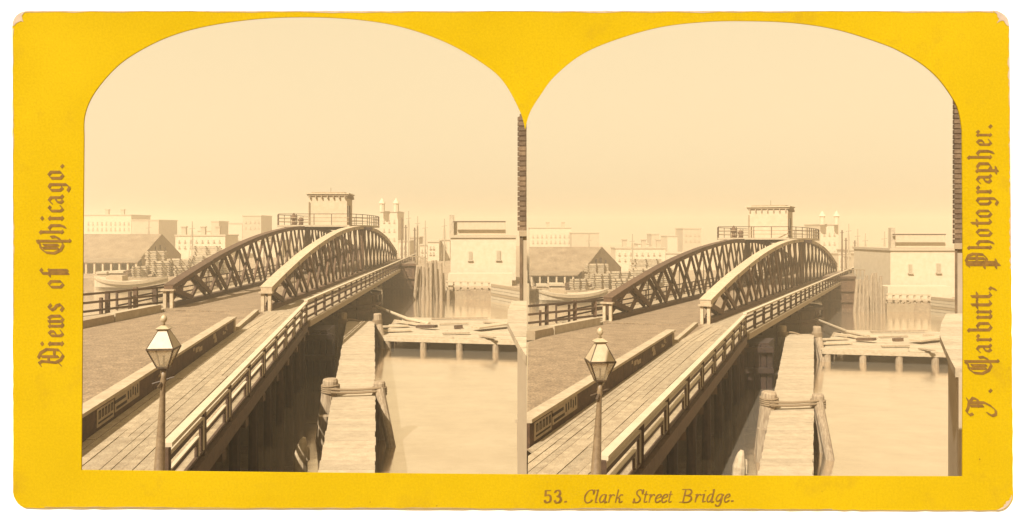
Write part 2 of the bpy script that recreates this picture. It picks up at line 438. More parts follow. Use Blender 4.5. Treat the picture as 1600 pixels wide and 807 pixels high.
    build('roof', MB().box(c + V((0, 0, hh + .36)), hx, wd - .6, dp - .6, .1), 'trim', hs)
    fy = V((-hx.y, hx.x, 0))
    for i in range(7):
        p = c + hx * (-wd / 2 + .2 + i * (wd - .4) / 6) - fy * (dp / 2 + .14) + V((0, 0, hh - .3))
        build('bracket', MB().box(p, hx, .12, .26, .3), 'trim', hs)
    for i in range(5):
        p = c + hx * (wd / 2 + .14) + fy * (-dp / 2 + .3 + i * (dp - .6) / 4) + V((0, 0, hh - .3))
        build('bracket', MB().box(p, fy, .12, .26, .3), 'trim', hs)
    d = build('door', MB().box(c + hx * (wd / 2 + .03) - fy * .2 + V((0, 0, .05)), fy, 1.0, .06, 2.3), 'brown_wall', hs)
    build('window', MB().box(c + hx * (wd / 2 + .03) - fy * 1.4 + V((0, 0, 1.0)), fy, .7, .06, 1.3), 'pane', hs)
    build('flagstaff', MB().tube([c + V((0, 0, hh + .4)), c + V((0, 0, hh + 1.1))], .04, 6), 'trim', hs)
    # gear housings standing on the platform
    for px_, sc in ((459, .95), (470, .65)):
        g = S.pz(px_, 363, 94.6); g.z += zp
        build('windlass', MB().tube([g, g + V((0, 0, .5 * sc)), g + V((0, 0, .9 * sc)), g + V((0, 0, 1.5 * sc))], [.3, .2, .38, .07], 8), 'brown_timber', root)
    g = S.pz(483, 363, 94.6); g.z += zp
    build('stovepipe', MB().tube([g, g + V((0, 0, 2.7))], .09, 8), 'trim', root)
    # turntable drum under the centre
    g = S.P(3.3, 94.5, -7.0)
    build('turntable', MB().tube([g + V((0, 0, .0)), g + V((0, 0, .7)), g + V((0, 0, 1.4))], [4.2, 4.2, 3.2], 28), 'dark_timber', root)

def turntable_pier(S):
    c = S.P(3.6, 92, -HW)
    t = empty('turntable_pier', c); tag(t, S.t('round timber turntable pier standing in the river under the bridge'), 'pier')
    build('core', MB().tube([c + V((0, 0, -2)), c + V((0, 0, 1.3))], 4.3, 28), 'stone', t)
    n = 26
    for z in (.25, 1.38):
        mb = MB()
        for i in range(n):
            a, b = 2 * math.pi * i / n, 2 * math.pi * (i + 1) / n
            mb.bar(c + V((5.1 * math.cos(a), 5.1 * math.sin(a), z)), c + V((5.1 * math.cos(b), 5.1 * math.sin(b), z)), .3, .26)
        build('ring_beam', mb, 'brown_timber', t)
    for i in range(13):
        a = 2 * math.pi * i / 13 + .1
        p = c + V((5.1 * math.cos(a), 5.1 * math.sin(a), -2))
        build('pile', MB().tube([p, p + V((0, 0, 3.2))], .2, 8), 'brown_timber', t)
    # deck ring
    mb = MB()
    for i in range(n):
        a, b = 2 * math.pi * i / n, 2 * math.pi * (i + 1) / n
        def pp(r, an): return c + V((r * math.cos(an), r * math.sin(an), 1.42))
        mb.prism([pp(5.2, a), pp(5.2, b), pp(4.32, b), pp(4.32, a)], .1)
    build('deck_ring', mb, 'brown_timber', t)

# approach geometry ------------------------------------------------
def rail_x(Y): return -2.53 + .1015 * (Y - 18.1)        # outer edge of the right footway
def wall_x(Y): return -3.46 - .1031 * (40.1 - Y)        # right face of the low barrier
def ray_x(S, Y, x): return (x - 475) * Y / F

def road(S):
    # carriageway of the approach up to the bridge deck
    def A(X, Y, dz=0): return S.P(X, Y, zr(Y) + dz)
    left = []
    for Y in (49.6, 46, 43, 41, 38, 32, 26, 20.5, 16):
        xk = -8.5 - (49.4 - Y) * .36
        left.append((max(xk, ray_x(S, Y, S.xl)), Y))
    right = [(wall_x(Y) if Y < 41 else wall_x(41) + (Y - 41) * .155, Y) for Y in (16, 20, 26, 32, 38, 41, 45, 48.6)]
    pts = [A(x, y) for x, y in right if not (S.side == 'right' and x < ray_x(S, y, S.xl))] 
    if S.side == 'right':
        yy = 20.6; pts = [A(wall_x(yy), yy)] + pts
        left = [p for p in left if p[1] >= 20.4]
    pts += [A(x, y) for x, y in left]
    mb = MB().prism(pts, .5)
    struct(build('road', mb, 'road'))
    # footway boards
    fw = empty('footway', S.P(rail_x(30), 30, zr(30)))
    struct(fw)
    Ys = [15.6, 21.5, 27.5, 34.0, 41, 44.0, 48.2]
    NB = 13
    def inner(Y): return wall_x(Y) if Y < 41 else wall_x(41) + (Y - 41) * .155
    def outer(Y): return rail_x(Y)
    for i in range(len(Ys) - 1):
        for b in range(NB):
            ya, yb = Ys[i] , Ys[i + 1]
            sh = (b * 37 % 10) / 10.0 * 2.6 - 1.3
            if i in (1, 2, 3): ya += sh
            if i + 1 in (1, 2, 3): yb += sh
            if yb > 44.4 and b > 10 and ya > 43: continue
            def X(Y, f): return inner(Y) + .012 + (outer(Y) - inner(Y) - .02) * f
            f0, f1 = b / NB, (b + 1) / NB - .005
            if S.side == 'right':
                y1 = max(ya, (7.594 - 3.22 * f1) / .371 + .05); ya = max(ya, (7.594 - 3.22 * f0) / .371 + .05)
                if ya > yb - .3: continue
            else: y1 = ya
            dz = .03 + random.uniform(0, .026)
            z = lambda Y: zr(Y) + dz
            yb_ = yb - .02
            build('plank', MB().prism([S.P(X(ya, f0), ya, z(ya)), S.P(X(y1, f1), y1, z(y1)), S.P(X(yb_, f1), yb_, z(yb_)), S.P(X(yb_, f0), yb_, z(yb_))], .06), 'walk_plank', fw)
    # joists, edge beam and piles of the trestle below
    build('edge_beam', MB().bar(S.P(rail_x(15.6) + .02, 15.6, zr(15.6) - .26), S.P(rail_x(44) + .02, 44, zr(44) - .26), .2, .42), 'brown_timber', fw)
    build('joist', MB().bar(S.P(rail_x(15.6) - .8, 15.6, zr(15.6) - .26), S.P(rail_x(44) - .8, 44, zr(44) - .26), .22, .4), 'dark_timber', fw)
    for Y in (17.6, 21, 24.5, 28, 31.5, 35, 38.5, 42, 44.3):
        build('cross_beam', MB().bar(S.P(rail_x(Y) + .14, Y, zr(Y) - .6), S.P(wall_x(min(Y, 41)) - .2, Y, zr(Y) - .6), .26, .26), 'brown_timber', fw)
        p = S.P(rail_x(Y) - .25, Y, -HW - 2)
        build('pile', MB().tube([p, S.P(rail_x(Y) - .25, Y, zr(Y) - .7)], [.19, .17], 8), 'dark_timber', fw)
    # bulkhead below the road
    mb = MB()
    lo = -HW - 2
    yA = 16 if S.side == 'left' else 20.8
    a, b = (wall_x(yA) - .1, yA), (wall_x(41) - .1, 41)
    c_, d_ = (wall_x(41) + .8, 47.6), (-11.5, 48.4)
    poly = [a, b, c_, d_, (max(ray_x(S, 41, S.xl), -12.5), 41), (max(ray_x(S, yA, S.xl), -20), yA)]
    mb.prism([S.P(x, y, zr(y) - .52) for x, y in poly], 5.2)
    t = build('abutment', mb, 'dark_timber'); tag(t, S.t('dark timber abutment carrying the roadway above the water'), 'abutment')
    # upright sheeting on the abutment face
    for i in range(14):
        y = 21.5 + i * 1.45
        p = S.P(wall_x(y) - .02, y, lo)
        build('sheet_pile', MB().box(p, S.dirv(.1, 1), 1.25, .16, zr(y) - .6 - lo - S.drop * 0), 'dark_timber', t)
    return fw

def added_crib(S):  # crib added to give the water something dark to reflect
    t = empty('added_crib', S.P(-.6, 47.6, -HW)); tag(t, S.t('dark timber crib added under the near bridge end to darken the water'), 'pier')
    build('fill', MB().prism([S.P(-2.5, 46.9, -5.75), S.P(1.5, 46.9, -5.75), S.P(1.9, 49.4, -5.75), S.P(-2.1, 49.4, -5.75)], 4.0), 'dark_timber', t)
    for k in range(12):
        x = -2.5 + k * .365
        build('sheet_pile', MB().bar(S.P(x, 46.75, -HW - 1.5), S.P(x, 46.75, -5.8 - .06 * (k % 3)), .3, .26), 'dark_timber', t)
    for z in (-6.1, -7.3):
        build('waling', MB().bar(S.P(-2.7, 46.5, z), S.P(1.75, 46.5, z), .24, .3), 'dark_timber', t)

def barrier(S):
    ya = 12.5 if S.side == 'left' else 20.7
    yb = 40.1
    t = empty('barrier_wall', S.P(wall_x(yb), yb, zr(yb))); tag(t, S.t('low brown barrier wall with pale coping and posters beside the footway'), 'wall')
    h = .66; tk = .34
    def W(Y, off, dz): return S.P(wall_x(Y) + off, Y, zr(Y) + dz)
    n = 6
    for i in range(n):
        a = ya + (yb - .3 - ya) * i / n; b = ya + (yb - .3 - ya) * (i + 1) / n - .015
        build('panel', MB().hexa([W(a, -tk, -.05), W(a, -.02, -.05), W(b, -.02, -.05), W(b, -tk, -.05), W(a, -tk, h), W(a, -.02, h), W(b, -.02, h), W(b, -tk, h)]), 'wall_brown', t)
        build('coping', MB().hexa([W(a, -tk - .06, h + .003), W(a, .04, h + .003), W(b, .04, h + .003), W(b, -tk - .06, h + .003), W(a, -tk - .06, h + .1), W(a, .04, h + .1), W(b, .04, h + .1), W(b, -tk - .06, h + .1)]), 'kerb', t)
    for off in (-tk, -.05):
        build('end_post', MB().bar(W(yb, off, -.02), W(yb, off, h), .12, .16), 'pale_timber', t)
    build('coping', MB().bar(W(yb - .28, -tk / 2, h + .053), W(yb + .14, -tk / 2, h + .053), tk + .1, .1), 'kerb', t)
    # posters pasted on the face toward the footway
    def quad(y0, y1, z0, z1, m, off=.0, nm='poster', par=t):
        return build(nm, MB().hexa([W(y0, -.03, z0), W(y0, off, z0), W(y1, off, z0), W(y1, -.03, z0), W(y0, -.03, z1), W(y0, off, z1), W(y1, off, z1), W(y1, -.03, z1)]), m, par)
    rnd = random.Random(3)
    for (y0, y1, z0, z1, kind) in ((21.0, 22.3, .12, .60, 'a'), (22.4, 24.6, .20, .63, 'b'), (26.0, 27.6, .15, .6, 'c'), (31.2, 33.4, .12, .6, 'd'), (34.4, 35.8, .15, .58, 'd'), (36.4, 38.6, .2, .6, 'd')):
        if kind in 'ab':
            po = quad(y0, y1, z0, z1, 'poster_paper', -.004)
            if kind == 'a':
                for i in range(5):
                    yy = y0 + .12 + i * .24
                    quad(yy, yy + .05, z0 + .2, z1 - .06, 'ink', .004, 'print', po); quad(yy + .10, yy + .15, z0 + .2, z1 - .06, 'ink', .004, 'print', po)
                    quad(yy, yy + .15, z1 - .1, z1 - .055, 'ink', .006, 'print', po)
                quad(y0 + .1, y1 - .1, z0 + .08, z0 + .13, 'ink', .004, 'print', po)
            else:
                quad(y0, y0 + .9, z0 + .24, z0 + .33, 'ink', .004, 'print', po); quad(y0 + .1, y0 + 1.0, z0 + .06, z0 + .14, 'ink', .004, 'print', po)
                for i in range(5):
                    yy = y0 + 1.1 + i * .22; quad(yy, yy + .09, z0 + .1 + rnd.uniform(0, .1), z1 - rnd.uniform(.02, .1), 'ink', .004, 'print', po)
        else:
            # torn remains of bills
            for i in range(5):
                ya_ = rnd.uniform(y0, y1 - .3); yl = rnd.uniform(.15, .5); za = rnd.uniform(z0, z1 - .15)
                quad(ya_, ya_ + yl, za, min(z1, za + rnd.uniform(.06, .2)), 'trim', -.006 + i * .0012, 'torn_bill')
    # kerb that carries on to the truss foot
    k = build('kerb', MB().hexa([W(40.6, -.15, -.05), W(40.6, .1, -.05), S.P(-2.75, 48.6, DK - .05), S.P(-3.0, 48.6, DK - .05), W(40.6, -.15, .2), W(40.6, .1, .2), S.P(-2.75, 48.6, DK + .2), S.P(-3.0, 48.6, DK + .2)]), 'kerb')
    tag(k, S.t('low pale timber kerb between barrier end and truss foot'), 'kerb')

def approach_railing(S):
    t = empty('approach_railing', S.P(rail_x(30), 30, zr(30))); tag(t, S.t('dark stepped-pattern footway railing above the water with pale handrail'), 'railing')
    posts = [16.0, 19.2, 22.4, 25.6, 28.8, 32.0, 35.2, 38.4, 41.6, 44.0]
    H = 1.08
    def RP(Y, dz, off=0): return S.P(rail_x(Y) + off, Y, zr(Y) + dz)
    for i, Y in enumerate(posts[:-1] ):
        build('post', MB().bar(RP(Y, -.3), RP(Y, H - .04) + V((random.uniform(-.02, .02), random.uniform(-.03, .03), 0)), .13, .13), 'rail_timber', t)
    for i in range(len(posts) - 1):
        a, b = posts[i], posts[i + 1]; L_ = b - a
        build('handrail', MB().bar(RP(a + .0, H), RP(b - .01, H), .2, .09), 'white_paint', t)
        # outer step: board along the top, dropping down before the next post
        e1 = b - .17 * L_ / 3.2
        build('board', MB().bar(RP(a + .07, H - .30), RP(e1, H - .30), .05, .13), 'rail_timber', t)
        build('board', MB().bar(RP(e1 - .08, H - .385), RP(e1 - .08, .12), .05, .12, up=V((0, 1, 0)), ), 'rail_timber', t)
        e2 = b - .62 * L_ / 3.2
        build('board', MB().bar(RP(a + .07, .46), RP(e2, .46), .05, .12), 'rail_timber', t)
        build('board', MB().bar(RP(e2 - .08, .38), RP(e2 - .08, .12), .05, .11), 'rail_timber', t)
        build('edge_strip', MB().bar(RP(a + .07, H - .215), RP(e1 - .02, H - .215), .09, .035), 'white_paint', t)
        build('edge_strip', MB().bar(RP(e1 + .045, H - .2), RP(e1 + .045, .1), .09, .07), 'white_paint', t)
        build('edge_strip', MB().bar(RP(a + .07, .54), RP(e2 - .02, .54), .09, .035), 'white_paint', t)
        build('edge_strip', MB().bar(RP(e2 + .035, .55), RP(e2 + .035, .1), .08, .06), 'white_paint', t)
        build('bottom_rail', MB().bar(RP(a + .07, .08), RP(b - .07, .08), .07, .07), 'rail_timber', t)
    build('post', MB().bar(RP(44, -.3), RP(44, H + .02), .16, .16), 'rail_timber', t)

def left_railing(S):
    # kerb wall and post-and-rail fence on the far side of the road
    def kx(Y): return -8.6 - (49.4 - Y) * .36
    yl = 41.2 if S.side == 'left' else 42.6
    Lx = [(49.4, -8.7), (44.2, kx(44.2)), (yl, kx(yl))]
    k = empty('roadside_kerb', S.P(kx(46), 46, zr(46))); tag(k, S.t('thick pale timber kerb along the far edge of the road'), 'kerb')
    def K(Y, off, dz): return S.P(kx(Y) - off, Y, zr(Y) + dz)
    build('beam', MB().hexa([K(44.3, .5, -.1), K(44.3, 0, -.1), K(49.0, 0, -.1), K(49.0, .5, -.1), K(44.3, .5, .46), K(44.3, 0, .46), K(49.0, 0, .46), K(49.0, .5, .46)]), 'kerb', k)
    build('beam', MB().hexa([K(yl - 3 if S.side == 'left' else yl, .5, -.1), K(yl - 3 if S.side == 'left' else yl, 0.02, -.1), K(44.2, 0.02, -.1), K(44.2, .5, -.1), K(yl - 3 if S.side == 'left' else yl, .5, .40), K(yl - 3 if S.side == 'left' else yl, 0.02, .40), K(44.2, 0.02, .40), K(44.2, .5, .40)]), 'trim', k)
    f = empty('roadside_fence', S.P(kx(46) - 2, 46, zr(46))); tag(f, S.t('brown post-and-rail fence beyond the road at the truss end'), 'fence')
    # fence line behind the kerb, by columns of the photograph
    pts = [(50, 1.1), (84, 1.15), (118, 1.1), (158, .8), (168, 1.15), (203, 1.0), (212, 1.25), (243, 1.1), (262, 1.2)]
    Ya, Yb = 46.5, 53.2
    def FP(x, dz):
        fr = (x - 120) / (262 - 120); Y = Ya + (Yb - Ya) * fr
        return S.px(x, Y, -4.75 + dz)
    x0 = max(S.xl, 40)
    for z in (1.12, .62, .12):
        build('rail', MB().bar(FP(x0, z), FP(262, z), .1, .13), 'brown_timber', f)
    for x, hh in pts:
        if x < S.xl: continue
        build('post', MB().bar(FP(x, -.4), FP(x, hh), .24 if hh > 1.05 else .15, .2), 'brown_timber', f)
    # narrow walk under the fence
    build('walk', MB().prism([FP(x0, -.12), FP(262, -.12), K(49.0, .52, .1), K(max(yl, 42.6), .52, .1)], .3), 'walk_plank', f)

def lamp(S):
    Y = 15.0; z0 = -5.46
    base = S.px(245.5, Y, 0); base.z = -5.46
    top = S.pz(256, 577, Y)
    t = empty('street_lamp', base); tag(t, S.t('gas street lamp with a four-sided glass lantern on a slim post'), 'street lamp')
    ax = (top - base).normalized()
    def A(f): return base.lerp(top, f)
    build('post', MB().tube([A(0), A(.06), A(.07), A(.3), A(.33), A(.35), A(.9), A(.92), A(.95), A(1)], [.2, .19, .13, .105, .125, .1, .042, .06, .04, .05], 14), 'post_paint', t, True)
    # ladder bar
    p = A(.925)
    b = build('ladder_bar', MB().tube([p + V((-.18, -.06, -.05)), p + V((.18, .06, .06))], .016, 8), 'lamp_iron', t)
    build('bar_bracket', MB().bar(p + V((-.06, -.08, -.12)), p + V((.0, -.02, .0)), .05, .04), 'lamp_iron', t)
    c = top
    # lantern plan axes: one corner toward the photographer, slightly right
    ang = R(52)
    e = [V((math.cos(ang + k * math.pi / 2 + R(0)), math.sin(ang + k * math.pi / 2), 0)) for k in range(4)]
    up = V((0, 0, 1))
    zb, ze, zt = .04, .40, .74                      # lantern bottom, eaves, roof top
    rb, re, rt = .135, .335, .10
    def ring(r, z): return [c + d * r + up * z for d in e]
    B, E, T = ring(rb, zb), ring(re, ze), ring(rt, zt)
    frame = MB()
    for k in range(4):
        k2 = (k + 1) % 4
        frame.bar(B[k], E[k], .022, .022); frame.bar(E[k], E[k2], .03, .035); frame.bar(B[k], B[k2], .03, .03); frame.bar(E[k], T[k], .02, .02)
    build('lantern_frame', frame, 'lamp_iron', t)
    cc = c + up * .2
    for k in range(4):
        k2 = (k + 1) % 4
        nrm = ((E[k] + E[k2]) / 2 - (c + up * ze)); nrm.z = 0; nrm.normalize(); th = nrm * .006
        q = [B[k], B[k2], E[k2], E[k]]
        build('pane', MB().hexa([p_ - th for p_ in q] + [p_ + th for p_ in q]), 'lamp_glass', t)
        q = [E[k], E[k2], T[k2], T[k]]; th2 = (nrm * .5 + up * .5) * .014
        build('roof_panel', MB().hexa([p_ - th2 for p_ in q] + [p_ + th2 for p_ in q]), 'lamp_paint', t)
    build('burner', MB().tube([c + up * .04, c + up * .22, c + up * .25], [.02, .015, .03], 8), 'lamp_iron', t)
    d0 = MB()
    for z, r in ((zt, .10), (zt + .02, .16), (zt + .06, .16), (zt + .09, .10)):
        pass
    d0.hexa(ring(.10, zt - .02) + ring(.18, zt + .02)); d0.hexa(ring(.175, zt + .023) + ring(.06, zt + .08))
    build('cap', d0, 'lamp_paint', t)
    f = c + up * (zt + .08)
    build('finial', MB().tube([f, f + up * .05, f + up * .07, f + up * .12, f + up * .17, f + up * .2], [.03, .02, .045, .06, .045, .01], 12), 'lamp_paint', t, True)
    build('collar', MB().tube([c - up * .02, c + up * .03], [.06, .12], 12), 'lamp_iron', t)

def fender_pier(S):
    zt = -6.6
    c = S.px(560, 35, 0); c.z = S.P(0, 35, -HW).z
    t = empty('fender_pier', c); tag(t, S.t('long narrow plank pier with rope-lashed pile heads'), 'pier')
    # plan edges by photo columns at deck height
    def edge(Y):
        k = max(0, min(1, (Y - 19) / 41.0))
        if Y < 32.6: xl = .386 + (Y - 21.9) * (1.332 - .386) / (34.7 - 21.9) ; xr = 1.945 + (Y - 21.9) * (3.10 - 1.945) / (34.7 - 21.9)
        else: xl = 1.45 + (Y - 36.2) * (3.18 - 1.45) / (59.4 - 36.2); xr = 3.21 + (Y - 36.2) * (5.23 - 3.21) / (59.4 - 36.2)
        return xl, xr
    Y = 18.4; i = 0
    while Y < 59.2:
        wd = .42 + random.uniform(-.05, .06)
        a, b = Y, Y + wd - .012
        j = random.uniform(-.02, .02); dz = random.uniform(0, .012)
        (l0, r0), (l1, r1) = edge(a), edge(b)
        build('plank', MB().prism([S.P(l0 + j, a, zt + dz), S.P(r0 + j, a, zt + dz), S.P(r1 + j, b, zt + dz), S.P(l1 + j, b, zt + dz)], .1), 'pier_plank', t)
        Y += wd; i += 1
    for off in (.18, -.18):
        def ep(Y): l, r = edge(Y); return (l + .2) if off > 0 else (r - .25)
        build('stringer', MB().bar(S.P(ep(18.4), 18.4, zt - .27), S.P(ep(32.4), 32.4, zt - .27), .3, .32), 'pile', t)
        build('stringer', MB().bar(S.P(ep(32.8), 32.8, zt - .27), S.P(ep(59), 59, zt - .27), .3, .32), 'pile', t)
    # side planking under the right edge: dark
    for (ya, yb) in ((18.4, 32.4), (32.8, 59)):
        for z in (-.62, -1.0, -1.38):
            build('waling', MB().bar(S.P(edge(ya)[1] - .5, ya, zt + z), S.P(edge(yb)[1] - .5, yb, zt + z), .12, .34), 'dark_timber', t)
    # pile heads
    def head(x, ytop, Y, r, h_, nm='pile', lean=0):
        X = (x - 475) * Y / F; ztop = -(ytop - 363) * Y / F
        p0 = S.P(X - lean, Y, -HW - 1.5); p1 = S.P(X, Y, ztop - .08); p2 = S.P(X, Y, ztop)
        q = build(nm, MB().tube([p0, p1, p2], [r * 1.1, r, r * .85], 12), 'pile', t, False)
        return X, ztop, q
    Xa, za, pa = head(516.5, 592, 32.2, .31, 0, lean=.45)
    Xb, zb, pb = head(593, 596, 32.5, .24, 0, lean=-.05)
    Xc, zc, pc = head(536, 489, 58.8, .30, 0, lean=.2)
    Xd, zd, pd = head(590, 490, 58.6, .30, 0, lean=-.1)
    # secondary raking props on the open side
    def prop(xt, yt, xb, yb_, Y, Y2, r):
        build('raking_pile', MB().tube([S.pz(xt, yt, Y), S.pz(xb, yb_, Y2)], [r, r * .9], 10), 'pile', t)
    prop(593, 608, 614, 712, 32.3, 31.2, .2)
    prop(592, 508, 602, 556, 58.2, 57.6, .26)
    build('pile', MB().tube([S.pz(507, 650, 31), S.P((503 - 475) * 31 / F, 31, -HW - 1)], [.22, .24], 10), 'pile', t)
    # rope lashings
    for X, Y, z, r in ((Xa, 32.2, za - .52, .34), (Xb, 32.5, zb - .52, .27), (Xc, 58.8, zc - .75, .33), (Xd, 58.6, zd - .75, .33)):
        mb = MB()
        for k in range(4):
            pts = [S.P(X, Y, z + k * .085) + V((r * math.cos(a), r * math.sin(a), .015 * math.sin(a * 2 + k))) for a in [2 * math.pi * q / 16 for q in range(17)]]
            mb.tube(pts, .045, 6)
        build('lashing', mb, 'rope', t)
    mb = MB()
    for k in range(2):
        pts = [S.P(Xa + (Xb - Xa) * u, 31.85 + .3 * u, za - .36 - .12 * k - .05 * math.sin(u * math.pi) - (zb - za) * 0) for u in [q / 14 for q in range(15)]]
        mb.tube(pts, .05, 7)
    build('rope', mb, 'rope', t)
    pts = [S.P(Xc + (Xd - Xc) * u, 58.9 - .2 * u, zc - .62 + .12 * math.sin(u * math.pi * 2.2)) for u in [q / 14 for q in range(15)]]
    build('rope', MB().tube(pts, .06, 7), 'rope', t)
    for Y in (24, 28, 41, 47, 53):
        l, r = edge(Y)
        for X in (l + .25, r - .3):
            build('pile', MB().tube([S.P(X, Y, -HW - 1.5), S.P(X, Y, zt - .45)], .18, 8), 'dark_timber', t)

def broken_pile(S):
    Y = 26.5; X = (472 - 475) * Y / F
    p = lambda dx, z: S.P(X + dx, Y, z)
    zt = -(684 - 363) * Y / F
    t = build('broken_pile', MB().tube([p(-.06, -HW - 1.5), p(-.05, zt - .9), p(-.03, zt - .55), p(.0, zt - .3), p(.03, zt - .12), p(.07, zt)], [.23, .225, .22, .17, .12, .06], 10)
              .tube([p(.16, zt - .75), p(.17, zt - .45), p(.19, zt - .3)], [.1, .1, .04], 7), 'pale_timber')
    tag(t, S.t('splintered pile stump standing in dark water left of the plank pier'), 'pile')

def dock(S):
    zt = -7.47
    c = S.px(700, 60, 0); c.z = S.P(0, 60, -HW).z
    t = empty('river_dock', c); tag(t, S.t('low plank dock on short piles reaching out from the quay'), 'dock')
    def D(u, v_, dz=0):                              # u 0..1 left-right, v 0..1 front-back
        xa, ya = 5.85 + v_ * 2.2, 57.6 + v_ * 12.5
        xb, yb = 15.2 + v_ * 3.2, 55.6 + v_ * 13.0
        return S.P(xa + (xb - xa) * u, ya + (yb - ya) * u, zt + dz)
    n = 14
    for i in range(n):
        a, b = i / n, (i + 1) / n - .006
        u0 = random.uniform(-.03, .03) + (.06 if i > 9 else 0); cut = random.uniform(.35, .65)
        for ua, ub in ((u0, cut), (cut + .003, 1.02)):
            dz = random.uniform(0, .03)
            build('plank', MB().prism([D(ua, a, dz), D(ub, a, dz), D(ub, b, dz), D(ua, b, dz)], .1), 'pale_plank', t)
    build('front_beam', MB().bar(D(-.02, -.01, -.22), D(1.02, -.01, -.22), .24, .26), 'pale_timber', t)
    build('back_beam', MB().bar(D(-.0, .97, -.26), D(1.02, .97, -.26), .24, .26), 'brown_timber', t)
    build('side_beam', MB().bar(D(.0, 0, -.24), D(.0, .97, -.24), .24, .24), 'trim', t)
    for u in (.02, .285, .55, .81):
        for v_ in (.0, .33, .66, .95):
            p = D(u, v_, -.12); q = V((p.x, p.y, S.P(0, p.y, -HW - 1.5).z))
            build('pile', MB().tube([q, p], .24 if v_ == 0 else .18, 10), 'pile' if v_ == 0 else 'brown_timber', t)
    # loose timber lying on it
    def stick(u0, v0, u1, v1, z0, z1, wd, ht, lab, m='pale_timber', nm='loose_plank'):
        o = build(nm, MB().bar(D(u0, v0, z0), D(u1, v1, z1), wd, ht), m); tag(o, S.t(lab), 'plank')
    stick(-.05, .12, .18, .2, .16, .14, .5, .1, 'short loose plank nearest the dock corner by the pile')
    stick(-.06, .34, .14, .42, .15, .15, .45, .1, 'second loose plank jutting past the dock end')
    stick(.03, .62, .30, .40, .22, .2, .35, .14, 'slanting squared timber on the left part of the dock')
    stick(.22, .36, .36, .30, .2, .32, .5, .2, 'dark broken timber end lying on the dock', 'brown_timber', 'broken_timber')
    stick(.66, .30, .98, .55, .28, .42, 1.0, .12, 'wide weathered board lying askew at the right of the dock')
    stick(.9, .62, 1.0, .50, .3, .5, .5, .12, 'small board propped by the quay')
    rnd = random.Random(31)
    more = ['narrow lath across the middle of the dock', 'split plank lying near the dock front edge', 'short block of timber in the dock centre', 'long thin board along the dock back edge', 'crooked slat near the right end of the dock', 'dark offcut beside the slanting timber', 'rough plank end overhanging the dock front']
    for k, (u0, v0, u1, v1, wd, ht) in enumerate(((.38, .55, .60, .62, .16, .08), (.42, .10, .62, .14, .3, .07), (.50, .40, .56, .42, .4, .25), (.30, .86, .75, .90, .25, .1), (.72, .72, .9, .64, .2, .09), (.14, .52, .24, .58, .3, .18), (.70, .04, .80, -.05, .3, .08))):
        stick(u0, v0, u1, v1, .12, .14 + rnd.uniform(0, .1), wd, ht, more[k], 'brown_timber' if k in (2, 5) else 'pile', 'loose_timber')
    o = build('mooring_pole', MB().tube([S.pz(588, 479, 80), D(.12, .7, .28), D(.3, .5, .2)], [.13, .14, .16], 8), 'pale_timber')
    tag(o, S.t('long slender pole slanting from the turntable pier to the dock'), 'pole')

def dolphin(S):
    c = S.px(670, 100, -HW)
    t = empty('pile_cluster', c); tag(t, S.t('tall cluster of pale leaning fender piles in midstream'), 'piles')
    rnd = random.Random(5)
    for i, (xt, xb, yt) in enumerate(((652, 647, 408), (657, 655, 405), (662, 662, 407), (667, 669, 405), (672, 667, 410), (676, 677, 406), (681, 683, 404), (683, 686, 414), (689, 690, 409), (692, 694, 416), (665, 659, 412), (674, 673, 409))):
        Y = 99 + rnd.uniform(-1.6, 1.6)
        build('pile', MB().tube([S.px(xb, Y, -HW - 1), S.pz(xt, yt + rnd.uniform(0, 12), Y)], [.22, .17], 8), 'pile', t)

